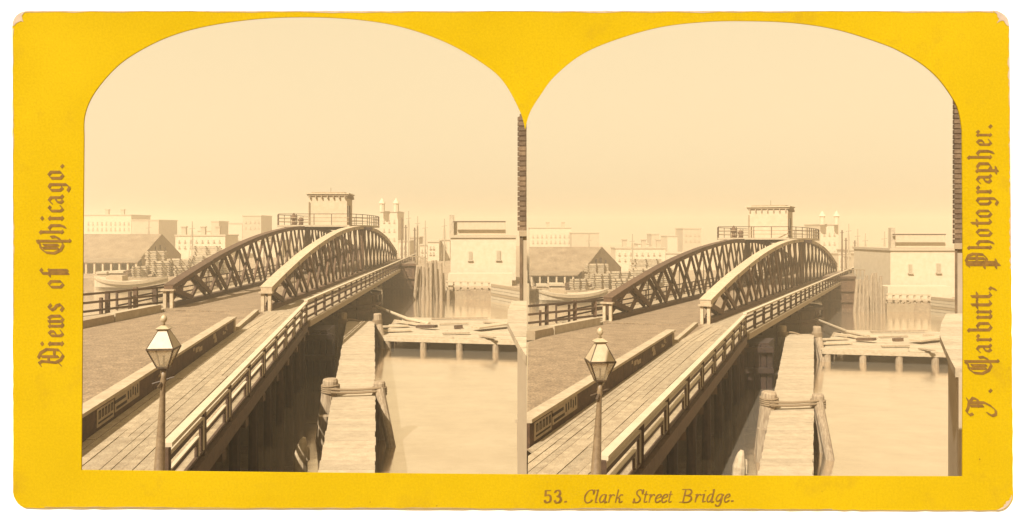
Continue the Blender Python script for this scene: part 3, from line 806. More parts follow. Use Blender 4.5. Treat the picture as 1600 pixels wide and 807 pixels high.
def far_bank(S):
    # land beyond the river: right part nearer, swinging back to the bridge end, left bank further off
    z = -7.3
    xr = S.xr if S.side == 'left' else 900
    pts = [S.px(xr, 96, z), S.px(xr, 420, z), S.px(S.xl - (60 if S.side == 'left' else 0), 420, z), S.px(S.xl - (60 if S.side == 'left' else 0), 127, z), S.px(300, 127, z), S.px(420, 134, z), S.px(560, 134, z), S.px(598, 128, z), S.px(600, 106, z), S.px(650, 106, z), S.px(698, 101, z)]
    struct(build('riverbank', MB().prism(pts, 3.0), 'earth'))
    # abutment under the far bridge end
    t = empty('far_abutment', S.px(622, 105, -HW)); tag(t, S.t('dark timber crib abutment under the far end of the bridge'), 'abutment')
    n = 12
    for i in range(n):
        x0 = 598 + i * 50 / n; p = S.px(x0 + 2, 105.5, -HW - 1); zt = -4.15 - .0 * i
        q = S.px(x0 + 2, 105.5, zt)
        build('sheet_pile', MB().bar(p, q, .34, .3), 'brown_timber', t)
    for zz in (-4.3, -6.0, -7.4):
        build('waling', MB().bar(S.px(597, 105.2, zz), S.px(650, 105.2, zz), .2, .3), 'brown_timber', t)
    build('fill', MB().prism([S.px(598, 105.9, -4.2), S.px(650, 105.9, -4.2), S.px(644, 137, -4.6), S.px(612, 137, -4.6)], 4.5), 'stone', t)
    build('rail', MB().bar(S.px(632, 122, -3.7), S.px(664, 118, -3.7), .12, .12), 'trim', t)
    for k in range(6):
        x = 633 + k * 6; build('post', MB().bar(S.px(x, 122 - k * .8, -4.7), S.px(x, 122 - k * .8, -3.7), .12, .12), 'trim', t)
    # plank bulkhead with a rail in front of the white house
    t = empty('bulkhead', S.px(735, 99, -HW)); tag(t, S.t('plank river bulkhead with open rail in front of the white house'), 'bulkhead')
    for i in range(22):
        x0 = 698 + i * 3.1
        build('sheet_pile', MB().bar(S.px(x0 + 1.5, 100, -HW - 1), S.px(x0 + 1.5, 100, -7.15 - .1 * (i % 3)), .24, .2), 'trim', t)
    build('waling', MB().bar(S.px(697, 99.8, -6.75), S.px(767, 99.8, -6.85), .25, .22), 'pale_timber', t)
    build('rail', MB().bar(S.px(697, 99.9, -6.15), S.px(767, 99.9, -6.25), .2, .2), 'pale_timber', t)
    for i in range(7):
        build('post', MB().bar(S.px(698 + i * 11, 100, -7.3), S.px(698 + i * 11, 100, -6.2), .2, .2), 'pale_timber', t)
    # sloping plank wharf at the right
    t = empty('plank_wharf', S.px(790, 92, -HW)); tag(t, S.t('sloping pale plank wharf at the water edge below the white house'), 'wharf')
    xq = S.xr - 1
    for i in range(6):
        za, zb = -6.3 - i * .36, -6.62 - i * .36
        build('plank', MB().hexa([S.px(767, 97, zb), S.px(xq, 88, zb), S.px(xq, 89, zb), S.px(767, 98, zb), S.px(767, 97, za), S.px(xq, 88, za), S.px(xq, 89, za), S.px(767, 98, za)]), 'hull' if i % 3 else 'trim', t)

def simple_house(S, name, label, x0, x1, ytop, Y, m, roof='flat', depth=12, wins=None, zb=-7.3, cat='building', parapet=True, ang=0.0, roofm='shingle', ridge=None):
    x0 = max(x0, S.xl); x1 = min(x1, S.xr)
    a = S.px(x0, Y, 0); b = S.px(x1, Y, 0)
    zt = -(ytop - 363) * Y / F - S.drop * Y; z0 = zb - S.drop * Y
    hx = V((b.x - a.x, b.y - a.y, 0)); wd = hx.length; hx.normalize(); hy = V((-hx.y, hx.x, 0))
    c = (a + b) / 2; c.z = z0
    t = empty(name, c); tag(t, S.t(label), cat)
    build('wall', MB().box(c + hy * depth / 2, hx, wd, depth, zt - z0), m, t)
    if roof == 'flat':
        build('cornice', MB().box(c + hy * depth / 2 + V((0, 0, zt - z0)), hx, wd + .3, depth + .4, .35), 'hazed_trim', t)
    elif roof == 'slope':
        rz = ridge - S.drop * 0
        p = [a, b, b + hy * depth, a + hy * depth]
        e = [V((q.x, q.y, zt)) for q in p]
        o_ = .4
        mid0 = (e[0] + e[3]) / 2; mid1 = (e[1] + e[2]) / 2
        mid0.z = mid1.z = zt + rz
        lo0, lo1 = e[0] - hy * o_ - V((0, 0, .2)), e[1] - hy * o_ - V((0, 0, .2)); hi0, hi1 = e[3] + hy * o_ - V((0, 0, .2)), e[2] + hy * o_ - V((0, 0, .2))
        up = V((0, 0, .25))
        build('roof', MB().hexa([lo0, lo1, mid1, mid0, lo0 + up, lo1 + up, mid1 + up, mid0 + up]), roofm, t)
        build('roof', MB().hexa([mid0, mid1, hi1, hi0, mid0 + up, mid1 + up, hi1 + up, hi0 + up]), roofm, t)
    for (wx, wy, ww, wh) in (wins or []):
        p = S.px(wx, Y, 0)
        if wx < x0 + 1 or wx > x1 - 1: continue
        zc = -(wy - 363) * Y / F - S.drop * Y
        w_ = ww * Y / F; h_ = wh * Y / F
        q = V((p.x, p.y, zc - h_ / 2))
        wn = build('window', MB().box(q - hy * .06, hx, w_, .16, h_), 'hazed_pane', t)
        build('sill', MB().box(q - hy * .12 - V((0, 0, .16)), hx, w_ + .3, .3, .15), 'hazed_trim', wn)
    return t, c, hx, hy, zt

def gable_shed(S):
    # long shed with its gable end toward the bridge
    Y = 150.0; zb = -7.3; ze = -(404 - 363) * Y / F; zr_ = -(369 - 363) * Y / F
    c0 = S.px(max(S.xl, 100), Y, zb)
    t = empty('lumber_shed', S.px(215, Y, zb)); tag(t, S.t('long brown shed with a big pitched roof on the far shore'), 'shed')
    xl = max(S.xl, 105)
    # eaves edge runs along the shore, ridge behind; gable end at columns 222..283
    A0, A1 = S.px(xl, Y - 2, ze), S.px(222, Y - 2, ze)
    G = S.px(253, Y + 6, zr_); B1 = S.px(283, Y + 14, ze); R0 = S.px(xl, Y + 6, zr_); B0 = S.px(xl, Y + 14, ze)
    def dn(p): return V((p.x, p.y, S.P(0, p.y, zb).z))
    build('wall', MB().hexa([dn(A0), dn(A1), dn(B1), dn(B0), A0, A1, B1, B0]), 'hazed_brown2', t)
    gw = MB().add([A1, B1, G, A1 - V((.3, 0, 0)), B1 - V((.3, 0, 0)), G - V((.3, 0, 0))], [(0, 1, 2), (5, 4, 3), (0, 3, 4, 1), (1, 4, 5, 2), (2, 5, 3, 0)])
    g = build('gable', gw, 'hazed_brown2', t)
    up = V((0, 0, .35)); ov = V((0, -.8, -.3))
    build('roof', MB().hexa([A0 + ov, A1 + ov, G, R0, A0 + ov + up, A1 + ov + up, G + up, R0 + up]), 'shingle', t)
    build('roof', MB().hexa([R0, G, B1, B0, R0 + up, G + up, B1 + up, B0 + up]), 'shingle', t)
    for x, y, ww, wh in ((243, 388, 3, 6), (250, 387, 5, 8), (258, 389, 3, 5)):
        fr = (x - 222) / 61.0; p = A1.lerp(B1, fr); q = S.pz(x, y, 1.0 * p.y)
        build('loft_door', MB().box(V((q.x, q.y - .3, q.z - wh * .06)), V((1, .2, 0)), ww * .12, .3, wh * .12), 'dark_timber', g)
    # lean-to with the open front toward the water
    zl = -(407 - 363) * 146 / F
    build('awning', MB().hexa([S.px(xl, 140, zl - .3), S.px(215, 140, zl - .3), S.px(222, 148, zl + .2), S.px(xl, 148, zl + .2)] + [p + V((0, 0, .2)) for p in (S.px(xl, 140, zl - .3), S.px(215, 140, zl - .3), S.px(222, 148, zl + .2), S.px(xl, 148, zl + .2))]), 'shingle', t)
    for x in range(int(xl) + 4, 215, 13):
        build('post', MB().bar(S.px(x, 140.3, zb), S.px(x, 140.3, zl - .3), .3, .3), 'pale_timber', t)

def left_shore(S):
    gable_shed(S)
    # lumber piles: each stack a thing of stacked layers
    rnd = random.Random(11)
    n = 0
    specs = [(238, 268, 132, 7, 'lumber stack nearest the boat stern, beside the shed'), (262, 300, 134, 8, 'wide lumber stack in the middle of the yard'),
             (296, 338, 137, 9, 'tall lumber stack just left of the truss'), (330, 366, 140, 9, 'lumber stack seen past the bowed truss chord'), (300, 345, 150, 13, 'long rear lumber stack behind the yard'), (206, 232, 129, 5, 'low lumber stack at the left end of the yard'), (272, 296, 129.5, 5, 'small front lumber stack right of the boat stern'), (300, 326, 130, 6, 'front lumber stack close to the truss foot'), (228, 262, 142, 11, 'tall pale lumber stack under the shed gable')]
    for x0, x1, Y, layers, lab in specs:
        t = empty('lumber_stack', S.px((x0 + x1) / 2, Y, -7.3)); tag(t, S.t(lab), 'lumber', 'lumber stacks on the far shore')
        for l in range(layers):
            a, b = x0 + rnd.uniform(-1, 1.5), x1 + rnd.uniform(-2, 1)
            z = -7.28 + l * .36
            build('lumber_layer', MB().bar(S.px(a, Y, z + .15), S.px(b, Y + 1, z + .15), 1.6, .26), 'lumber', t)
            for k in range(3):
                x = a + (b - a) * (.12 + .38 * k)
                build('sticker', MB().bar(S.px(x, Y - .9, z + .3), S.px(x, Y + 1.4, z + .3), .2, .07), 'brown_timber', t)
    # small sheds, carts of timber at the yard edge
    simple_house(S, 'yard_hut', 'small dark hut on the shore behind the boat', 172, 192, 427, 131, 'brown_wall', 'flat', 3, None, cat='hut')
    simple_house(S, 'yard_hut', 'small pale hut left of the dark hut on the shore', 152, 166, 428, 134, 'tan_wall', 'flat', 3, None, cat='hut')
    for k, (x0, x1, y) in enumerate(((215, 234, 432), (196, 214, 424))):
        o = build('timber_heap', MB().bar(S.px(x0, 130, -7.0), S.px(x1, 131.5, -6.6), 1.2, .5).bar(S.px(x0 + 2, 130.5, -6.5), S.px(x1 - 3, 131.5, -6.2), 1.0, .45), 'brown_timber')
        tag(o, S.t(('dark heap of timber by the boat stern', 'dark heap of timber behind the boat amidships')[k]), 'timber')
    # scow moored at the shore
    Y = 119.0; x0, x1 = (148 if S.side == 'left' else 150), 262
    c = S.px(205, Y, -HW)
    t = empty('river_boat', c); tag(t, S.t('long low white-hulled boat moored along the far left shore'), 'boat')
    mb = MB(); n = 14; prev = None
    for i in range(n + 1):
        u = i / n; x = x0 + (x1 - x0) * u
        p = S.px(x, Y, 0); p.z = S.P(0, Y, -HW).z
        hw = 2.0 * (1 - abs(2 * u - 1) ** 3.2) + .12; sheer = 1.15 + .75 * (2 * u - 1) ** 2
        sec = [V((p.x, p.y - hw, p.z + sheer)), V((p.x, p.y - hw * .85, p.z + .3)), V((p.x, p.y - hw * .4, p.z - .4)), V((p.x, p.y + hw * .4, p.z - .4)), V((p.x, p.y + hw * .85, p.z + .3)), V((p.x, p.y + hw, p.z + sheer))]
        o_ = len(mb.v); mb.add(sec, [])
        if prev is not None:
            for k in range(5): mb.f.append((prev + k, prev + k + 1, o_ + k + 1, o_ + k))
            mb.f.append((prev, o_, o_ + 5, prev + 5))
        prev = o_
    mb.f.append(tuple(range(6))); mb.f.append(tuple(range(prev, prev + 6)))
    build('hull', mb, 'hull', t)
    mb = MB()
    for i in range(n):
        for sg in (-1,):
            def ed(i_):
                u = i_ / n; x = x0 + (x1 - x0) * u; p = S.px(x, Y, 0); hw = 2.0 * (1 - abs(2 * u - 1) ** 3.2) + .12
                return V((p.x, p.y - hw - .04, S.P(0, Y, -HW).z + .78 + .75 * (2 * u - 1) ** 2))
            mb.bar(ed(i), ed(i + 1), .1, .16)
    build('rubbing_strake', mb, 'trim', t)
    p = S.px(183, Y + .3, -HW + 1.15)
    build('deckhouse', MB().box(p, S.dirv(1, 0), 2.4, 1.8, .8), 'tan_wall', t)
    # distant blocks
    W = [(x, 349, 1.6, 4) for x in range(138, 204, 7)] + [(x, 358, 1.6, 4) for x in range(138, 204, 7)]
    simple_house(S, 'row_building', 'long pale building with rows of small windows on the far skyline', 112, 205, 337, 300, 'hazed_tan', 'flat', 16, W)
    simple_house(S, 'brick_block', 'windowless brown brick block beside the pale row building', 205.5, 248, 345, 290, 'hazed_brown', 'flat', 16, [])
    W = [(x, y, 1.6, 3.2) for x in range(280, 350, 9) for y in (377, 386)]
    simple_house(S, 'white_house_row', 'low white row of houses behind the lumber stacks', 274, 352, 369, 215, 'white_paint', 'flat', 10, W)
    simple_house(S, 'brick_block', 'small square dark block above the white house row', 330, 342, 347, 300, 'hazed_brown', 'flat', 10, [])
    simple_house(S, 'row_building', 'pale low block around the small dark block', 309, 329.5, 362, 305, 'hazed_tan', 'flat', 10, [])
    simple_house(S, 'brick_block', 'faint tall brown block just behind the far truss', 379, 408, 338, 310, 'hazed_brown', 'flat', 14, [(x, y, 1.4, 3) for x in (384, 391, 398, 404) for y in (347, 356)])
    simple_house(S, 'row_building', 'pale broad block left of the tall brown block', 355, 378.5, 350, 320, 'hazed_tan', 'flat', 14, [])
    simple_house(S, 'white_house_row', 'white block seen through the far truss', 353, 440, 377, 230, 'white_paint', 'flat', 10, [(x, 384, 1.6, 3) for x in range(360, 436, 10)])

def right_shore(S):
    # white house at the water with a set-back upper floor
    W = [(735, 400, 5, 13), (779, 399, 6, 14)]
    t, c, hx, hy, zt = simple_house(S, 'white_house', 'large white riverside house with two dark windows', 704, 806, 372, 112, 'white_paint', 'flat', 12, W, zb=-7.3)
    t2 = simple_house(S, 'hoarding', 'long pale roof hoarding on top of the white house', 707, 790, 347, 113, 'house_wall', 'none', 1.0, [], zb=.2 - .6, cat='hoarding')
    f = S.px(706, 112.6, 0)
    o = build('chimney', MB().box(V((f.x, f.y, S.P(0, 112.6, -.5).z)), V((1, 0, 0)), .6, .8, 2.9), 'hazed_brown', t)
    b0 = S.px(708, 111.8, 1.45); b1 = S.px(790, 111.8, 1.45)
    build('ledge', MB().bar(b0, b1, .3, .18), 'brown_timber', t)
    simple_house(S, 'warehouse', 'tan plank warehouse wall below the white house at the quay', 700, 800, 428, 108, 'hazed_tan', 'none', 3, [], zb=-7.3)
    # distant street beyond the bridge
    simple_house(S, 'ornate_building', 'faint tall building with two roof turrets beyond the bridge', 594, 622, 332, 260, 'white_paint', 'flat', 14, [(x, y, 1.6, 4) for x in (600, 608, 616) for y in (346, 360, 374)])  # walls whitened: haze fade put into their colour
    for k, x in enumerate((597, 619)):
        p = S.px(x, 258, 6.5)
        o = build('roof_turret', MB().tube([p, p + V((0, 0, 2.6)), p + V((0, 0, 2.7)), p + V((0, 0, 4.5))], [.9, .9, 1.2, .1], 8), 'white_paint')  # turret whitened with its building, haze in the colour
        tag(o, S.t(('left turret on the faint tall building', 'right turret on the faint tall building')[k]), 'turret')
    rnd = random.Random(2)
    labs = ['first low pale block beyond the bridge end', 'second low block past the bridge with dark wall', 'third narrow block past the bridge', 'fourth low pale block past the bridge', 'last block before the white house']
    for k, (x0, x1, y, Y, m) in enumerate(((622.5, 640, 378, 230, 'hazed_tan'), (640.5, 655, 372, 245, 'hazed_brown'), (655.5, 668, 384, 210, 'hazed_tan'), (668.5, 686, 379, 200, 'white_paint'), (686.5, 703, 376, 205, 'hazed_tan'))):
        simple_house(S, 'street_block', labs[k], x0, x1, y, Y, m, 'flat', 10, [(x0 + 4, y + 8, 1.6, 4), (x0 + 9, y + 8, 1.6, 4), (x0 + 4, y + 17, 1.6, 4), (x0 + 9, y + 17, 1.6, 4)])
    for k, (x, y) in enumerate(((628, 340), (634, 352), (648, 356))):
        p0 = S.px(x, 190, -7.3)
        o = build('telegraph_pole', MB().tube([p0, S.pz(x, y, 190)], [.22, .16], 7).bar(S.pz(x - 2.5, y + 4, 190), S.pz(x + 2.5, y + 4, 190), .15, .15), 'brown_timber')
        tag(o, S.t(('tallest telegraph pole beyond the bridge end', 'middle telegraph pole beyond the bridge end', 'right telegraph pole beyond the bridge end')[k]), 'pole')

def skyline_bits(S):
    rnd = random.Random(21)
    spots = [(170, 337, 302, 'left'), (190, 337, 303, 'right')]
    for k, (x, y, Y, lab) in enumerate(((168, 338, 304, 'left chimney on the long pale skyline building'), (192, 338, 304, 'right chimney on the long pale skyline building'), (288, 369, 218, 'chimney at the left end of the white house row'), (318, 369, 218, 'middle chimney of the white house row'), (341, 369, 218, 'right chimney of the white house row'))):
        if x < S.xl: continue
        z = -(y - 363) * Y / F; p = S.P((x - 475) * Y / F, Y, z + .3)
        o = build('chimney', MB().box(p, V((1, 0, 0)), 1.2, 1.0, 2.0).box(p + V((0, 0, 2.0)), V((1, 0, 0)), 1.5, 1.3, .3), 'hazed_brown'); tag(o, S.t(lab), 'chimney')
    labs = ['first thin ship mast past the bridge end', 'second thin ship mast past the bridge end', 'third ship mast past the bridge end', 'ship mast nearest the white house', 'ship mast rising behind the shed roof', 'ship mast left of the far truss']
    for k, (x, y, Y) in enumerate(((638, 330, 175), (652, 338, 178), (664, 345, 182), (694, 342, 170), (232, 345, 165), (300, 346, 172))):
        p0 = S.px(x, Y, -7.3); p1 = S.pz(x + .6, y, Y)
        t = empty('ship_mast', p0); tag(t, S.t(labs[k]), 'mast', 'ship masts on the far shore')
        build('pole', MB().tube([p0, p1], [.2, .09], 7), 'hazed_pane', t)
        build('yard', MB().bar(S.pz(x - 4, y + 12, Y), S.pz(x + 4.5, y + 11, Y), .12, .12), 'hazed_pane', t)
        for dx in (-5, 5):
            build('stay', MB().tube([S.pz(x + .4, y + 4, Y), S.px(x + dx, Y, -6)], .03, 4), 'hazed_pane', t)

def near_building(S):
    Y = 11.5
    xr = 823.0 if S.side == 'left' else 868.0
    def B(x, z, dy=0): return S.px(x, Y + dy, z)
    base = B(816, -5.46); base.z = -5.46
    t = empty('brick_building', base); tag(t, S.t('edge of a near brick building at the right border'), 'building')
    # brick upper wall, each brick its own piece
    x0 = 811.5
    X0 = (x0 - 475) * Y / F; X1 = (xr - 475) * Y / F
    zlo, zhi = .02, (1.7 if S.side == 'left' else 2.35)
    build('mortar_core', MB().hexa([B(x0 + .4, zlo, .012), B(xr - .2, zlo, .012), B(xr - .2, zlo, .25), B(x0 + 1.3, zlo, .25), B(x0 + .4, zhi, .012), B(xr - .2, zhi, .012), B(xr - .2, zhi, .25), B(x0 + 1.3, zhi, .25)]), 'mortar', t)
    z = zlo; i = 0
    while z < zhi - .06:
        x = X0; first = .1 if i % 2 else .2
        while x < X1 - .01:
            e = min(x + first, X1 - .001)
            build('brick', MB().hexa([S.P(x, Y, z), S.P(e - .01, Y, z), S.P(e - .01, Y + .1, z), S.P(x, Y + .1, z), S.P(x, Y, z + .06), S.P(e - .01, Y, z + .06), S.P(e - .01, Y + .1, z + .06), S.P(x, Y + .1, z + .06)]), 'brick_clay', t)
            x = e; first = .2
            if X1 - x < .015: break
        z += .072; i += 1
    # stone lintel, dark jamb and the pale panel below
    build('lintel', MB().hexa([B(811, -.06, -.02), B(xr, -.06, -.02), B(xr, -.06, .25), B(811, -.06, .25), B(811, .015, -.02), B(xr, .015, -.02), B(xr, .015, .25), B(811, .015, .25)]), 'trim', t)
    zl = -1.03
    build('jamb', MB().hexa([B(812, zl), B(816, zl), B(816, zl, .25), B(812, zl, .25), B(812, -.062), B(816, -.062), B(816, -.062, .25), B(812, -.062, .25)]), 'brown_wall', t)
    build('panel', MB().hexa([B(816.2, zl, .03), B(xr, zl, .03), B(xr, zl, .25), B(816.2, zl, .25), B(816.2, -.062, .03), B(xr, -.062, .03), B(xr, -.062, .25), B(816.2, -.062, .25)]), 'plaster', t)
    # lower wall and its sloping plank cover
    zc = -.85
    build('base_wall', MB().hexa([B(812, -5.45, .01), B(xr, -5.45, .01), B(xr, -5.45, .25), B(812, -5.45, .25), B(812, zl - .003, .01), B(xr, zl - .003, .01), B(xr, zl - .003, .25), B(812, zl - .003, .25)]), 'plaster', t)
    xe = min(xr, 823)
    build('lower_wall', MB().prism([S.px(808.5, 6.32, zc - .062), S.px(xe, 5.9, zc - .062), S.px(xe, 7.2, zc - .062), S.px(809.5, 7.2, zc - .062)], 4.53), 'plaster', t)
    for k in range(5):                               # boards of the low roof against the building
        def E(f):                                    # left edge from near to far
            pts = [(822, 5.5), (808, 6.18), (789, 7.87), (800, 9.93)]; f *= 3; a = min(int(f), 2); u = f - a
            return (pts[a][0] + (pts[a + 1][0] - pts[a][0]) * u, pts[a][1] + (pts[a + 1][1] - pts[a][1]) * u)
        (xa, ya), (xb, yb) = E(k / 5 + .001), E((k + 1) / 5 - .004)
        xq = xe + (45 if xr > 830 else -.3)
        poly = [S.px(xa, ya, zc), S.px(xq, ya + .02, zc), S.px(xq, yb, zc), S.px(xb, yb, zc)]
        build('roof_board', MB().prism(poly, .06), 'pale_plank', t)

for S in (LEFT, RIGHT):
    river(S); far_bank(S); road(S); added_crib(S)
    swing_bridge(S); turntable_pier(S); barrier(S); approach_railing(S); left_railing(S)
    fender_pier(S); broken_pile(S); dock(S); dolphin(S); left_shore(S); right_shore(S); skyline_bits(S); near_building(S); lamp(S)

# ------------------------------------------------------------------ the yellow mount and its white backing
DM = 2.2
def C(x, y, off=0): return V(((x - 800) * DM / F, DM - off, -(y - 363) * DM / F))   # a point of the mount sheet
def smooth_closed(pts): return pts
def catmull(pts, n=8):
    o = []
    for i in range(len(pts) - 1):
        p0 = pts[max(i - 1, 0)]; p1 = pts[i]; p2 = pts[i + 1]; p3 = pts[min(i + 2, len(pts) - 1)]
        for k in range(n):
            t = k / n
            o.append(tuple(.5 * (2 * p1[a] + (p2[a] - p0[a]) * t + (2 * p0[a] - 5 * p1[a] + 4 * p2[a] - p3[a]) * t * t + (3 * p1[a] - p0[a] - 3 * p2[a] + p3[a]) * t ** 3) for a in (0, 1)))
    o.append(pts[-1]); return o
archL = catmull([(131, 215), (132, 182), (145, 149), (175, 111.5), (208, 85.5), (260, 59), (320, 41.6), (400, 30), (480, 27), (560, 31), (630, 43), (700, 68), (759.5, 103), (789, 131), (813, 175.6), (820.5, 203)])
archR = catmull([(820.5, 203), (828, 176), (845, 148), (867, 119), (908, 86), (960, 63), (1030, 43), (1100, 34.5), (1165, 33), (1240, 36), (1310, 47), (1380, 69), (1412, 83.5), (1442, 101.5), (1468, 125), (1490.5, 157), (1499, 178), (1503.5, 205)])
hole = [(127, 735), (129, 470)] + archL + archR[1:] + [(1505, 450), (1504, 745), (1160, 744), (820, 742), (480, 739)]
def rounded(x0, y0, x1, y1, r, sk=0):
    o = []
    for cx, cy, a0 in ((x1 - r, y0 + r, -90), (x1 - r, y1 - r, 0), (x0 + r, y1 - r, 90), (x0 + r, y0 + r, 180)):
        for k in range(7):
            a = R(a0 + 15 * k); o.append((cx + r * math.cos(a), cy + r * math.sin(a)))
    return o
def skew(p):                                          # the card is very slightly out of square
    x, y = p; fx = (x - 19) / 1560; fy = (y - 17) / 780
    return (x + 5 * fy * fx + 1.5 * fy, y + 4 * fx * fy)
outer = []
rr = rounded(19, 17, 1577, 794, 24)
rnd = random.Random(4)
for i in range(len(rr)):
    a, b = rr[i], rr[(i + 1) % len(rr)]
    L_ = math.hypot(b[0] - a[0], b[1] - a[1]); k = max(1, int(L_ / 14))
    for j in range(k):
        outer.append(skew((a[0] + (b[0] - a[0]) * j / k + rnd.uniform(-.5, .5), a[1] + (b[1] - a[1]) * j / k + rnd.uniform(-.5, .5))))

def sheet_with_hole(name, outer_, hole_, front, thick, material):
    cu = bpy.data.curves.new(name, 'CURVE'); cu.dimensions = '2D'; cu.fill_mode = 'BOTH'
    for pts in (outer_, hole_):
        sp = cu.splines.new('POLY'); sp.points.add(len(pts) - 1); sp.use_cyclic_u = True
        for i, (x, y) in enumerate(pts): sp.points[i].co = ((x - 800) * DM / F, -(y - 363) * DM / F, 0, 1)
    cu.extrude = thick / 2
    tmp = bpy.data.objects.new('tmp', cu); col.objects.link(tmp)
    dg = bpy.context.evaluated_depsgraph_get(); dg.update()
    me = bpy.data.meshes.new_from_object(tmp.evaluated_get(dg)); me.name = name
    bpy.data.objects.remove(tmp); bpy.data.curves.remove(cu)
    # stand it upright: curve x,y -> world x,z; thickness -> y
    for v_ in me.vertices:
        x, y, z = v_.co; v_.co = (x, front + thick / 2 + z, y)
    bm = bmesh.new(); bm.from_mesh(me)
    bmesh.ops.remove_doubles(bm, verts=bm.verts, dist=1e-5); bmesh.ops.recalc_face_normals(bm, faces=bm.faces)
    bm.to_mesh(me); bm.free()
    me.polygons.foreach_set('use_smooth', [False] * len(me.polygons))
    me.materials.clear(); me.materials.append(MATS[material])
    o = bpy.data.objects.new(name, me); col.objects.link(o); ORG[o.as_pointer()] = V((0, 0, 0))
    return o
TH = .004
mount = sheet_with_hole('stereo_mount', outer, hole, DM, TH, 'yellow_card')
tag(mount, 'yellow cardboard mount with two arched openings and printed brown lettering', 'card')
# wear attribute: 1 at the outer rim, falling off inside; stronger at the corners
at = mount.data.attributes.new('wear', 'FLOAT', 'POINT')
backing_hole = [(40, 22), (1560, 22), (1560, 770), (40, 770)]
big = [(-900, -260), (2500, -260), (2500, 1250), (-900, 1250)]
wall = sheet_with_hole('white_board', big, backing_hole, DM + TH + .002, .03, 'paper_white')
tag(wall, 'plain white backing board showing round the edge of the yellow mount', 'board')
for x in (-820, 800, 2420):
    p = C(x, 1250); p.y = DM + .04
    q = V((p.x, p.y, -5.46))
    o = build('leg', MB().bar(q, p + V((0, 0, .3)), .09, .05), 'paper_white', wall)

# worn pale edge strips and rubbed corners of the mount (paper core showing)
def patch(poly, nm, m, off=.0006):
    mb = MB(); n = len(poly)
    f = [C(x, y, off) for x, y in poly]; b = [C(x, y, -.001) for x, y in poly]
    mb.add(f + b, [tuple(range(n)), tuple(range(2 * n - 1, n - 1, -1))] + [(i, (i + 1) % n, (i + 1) % n + n, i + n) for i in range(n)])
    return build(nm, mb, m, mount)
mat('paper_core', (.50, .36, .25), (.64, .50, .39), 30, .95)
mat('edge_grime', (.30, .20, .12), (.42, .31, .22), 30, .95)
rnd = random.Random(9)
def strip(p, q, w0, w1, inward, nm, m, off):
    n = 60; a = []; b = []
    for i in range(n + 1):
        t = i / n; x = p[0] + (q[0] - p[0]) * t; y = p[1] + (q[1] - p[1]) * t
        wv = rnd.uniform(w0, w1) * (.6 + .8 * abs(math.sin(t * 9 + w0 * 5)))
        a.append((x, y)); b.append((x + inward[0] * wv, y + inward[1] * wv))
    return patch(a + b[::-1], nm, m, off)
strip((40, 17.3), (1552, 17.3), 1.0, 2.6, (0, 1), 'worn_edge', 'paper_core', .0006)
strip((1577.4, 45), (1580.5, 420), .6, 2.6, (-1, 0), 'worn_edge', 'paper_core', .0006)
strip((19.6, 45), (20.4, 500), .3, 1.6, (1, 0), 'worn_edge', 'paper_core', .0006)
strip((70, 793.4), (1300, 796.6), .2, 1.3, (0, -1), 'worn_edge', 'edge_grime', .0006)
def corner(cx, cy, sx, sy, r, extra):
    o = []
    for k in range(13):
        a = R(7.5 * k); o.append((cx + sx * (r - .4) * math.cos(a), cy + sy * (r - .4) * math.sin(a)))
    inn = []
    for k in range(12, -1, -1):
        a = R(7.5 * k); d = r - rnd.uniform(.35, 1.0) * extra * (1 - abs(k - 6) / 7.5)
        inn.append((cx + sx * d * math.cos(a), cy + sy * d * math.sin(a)))
    return patch(o + inn, 'worn_corner', 'paper_core', .0009)
corner(43, 41, -1, -1, 24, 15); corner(1553, 41, 1, -1, 24, 20)
corner(1557.5, 774, 1, 1, 24, 9)

# ------------------------------------------------------------------ lettering, drawn as pen strokes
def hull2d(pts):
    pts = sorted(set((round(a, 5), round(b, 5)) for a, b in pts))
    def half(ps):
        h = []
        for p in ps:
            while len(h) >= 2 and (h[-1][0] - h[-2][0]) * (p[1] - h[-2][1]) - (h[-1][1] - h[-2][1]) * (p[0] - h[-2][0]) <= 0: h.pop()
            h.append(p)
        return h
    a = half(pts); b = half(pts[::-1]); return a[:-1] + b[:-1]
def letter(strokes, to_px, nib, parent):
    """strokes: polylines in (u along the line, v up); nib: corner offsets of the pen."""
    mb = MB(); lv = 0
    for st in strokes:
        for i in range(len(st) - 1):
            pts = []
            for p in (st[i], st[i + 1]):
                for n_ in nib: pts.append((p[0] + n_[0], p[1] + n_[1]))
            h = hull2d(pts); off = .0008 + lv * .00003; lv += 1
            n = len(h)
            f = [C(*to_px(*p), off) for p in h]; b = [C(*to_px(*p), -.001) for p in h]
            mb.add(f + b, [tuple(range(n)), tuple(range(2 * n - 1, n - 1, -1))] + [(k, (k + 1) % n, (k + 1) % n + n, k + n) for k in range(n)])
    return build('letter', mb, 'caption_ink', parent)
def nibbox(wd, ang, th):
    a = R(ang); dx, dy = math.cos(a) * wd / 2, math.sin(a) * wd / 2; nx, ny = -math.sin(a) * th / 2, math.cos(a) * th / 2
    return [(dx + nx, dy + ny), (dx - nx, dy - ny), (-dx + nx, -dy + ny), (-dx - nx, -dy - ny)]
def D(u, v_, s=1.5): return [(u - s, v_ + s), (u + s, v_ - s)]
def minim(u): return [D(u, 22), [(u, 21), (u, 4)], D(u, 3)]
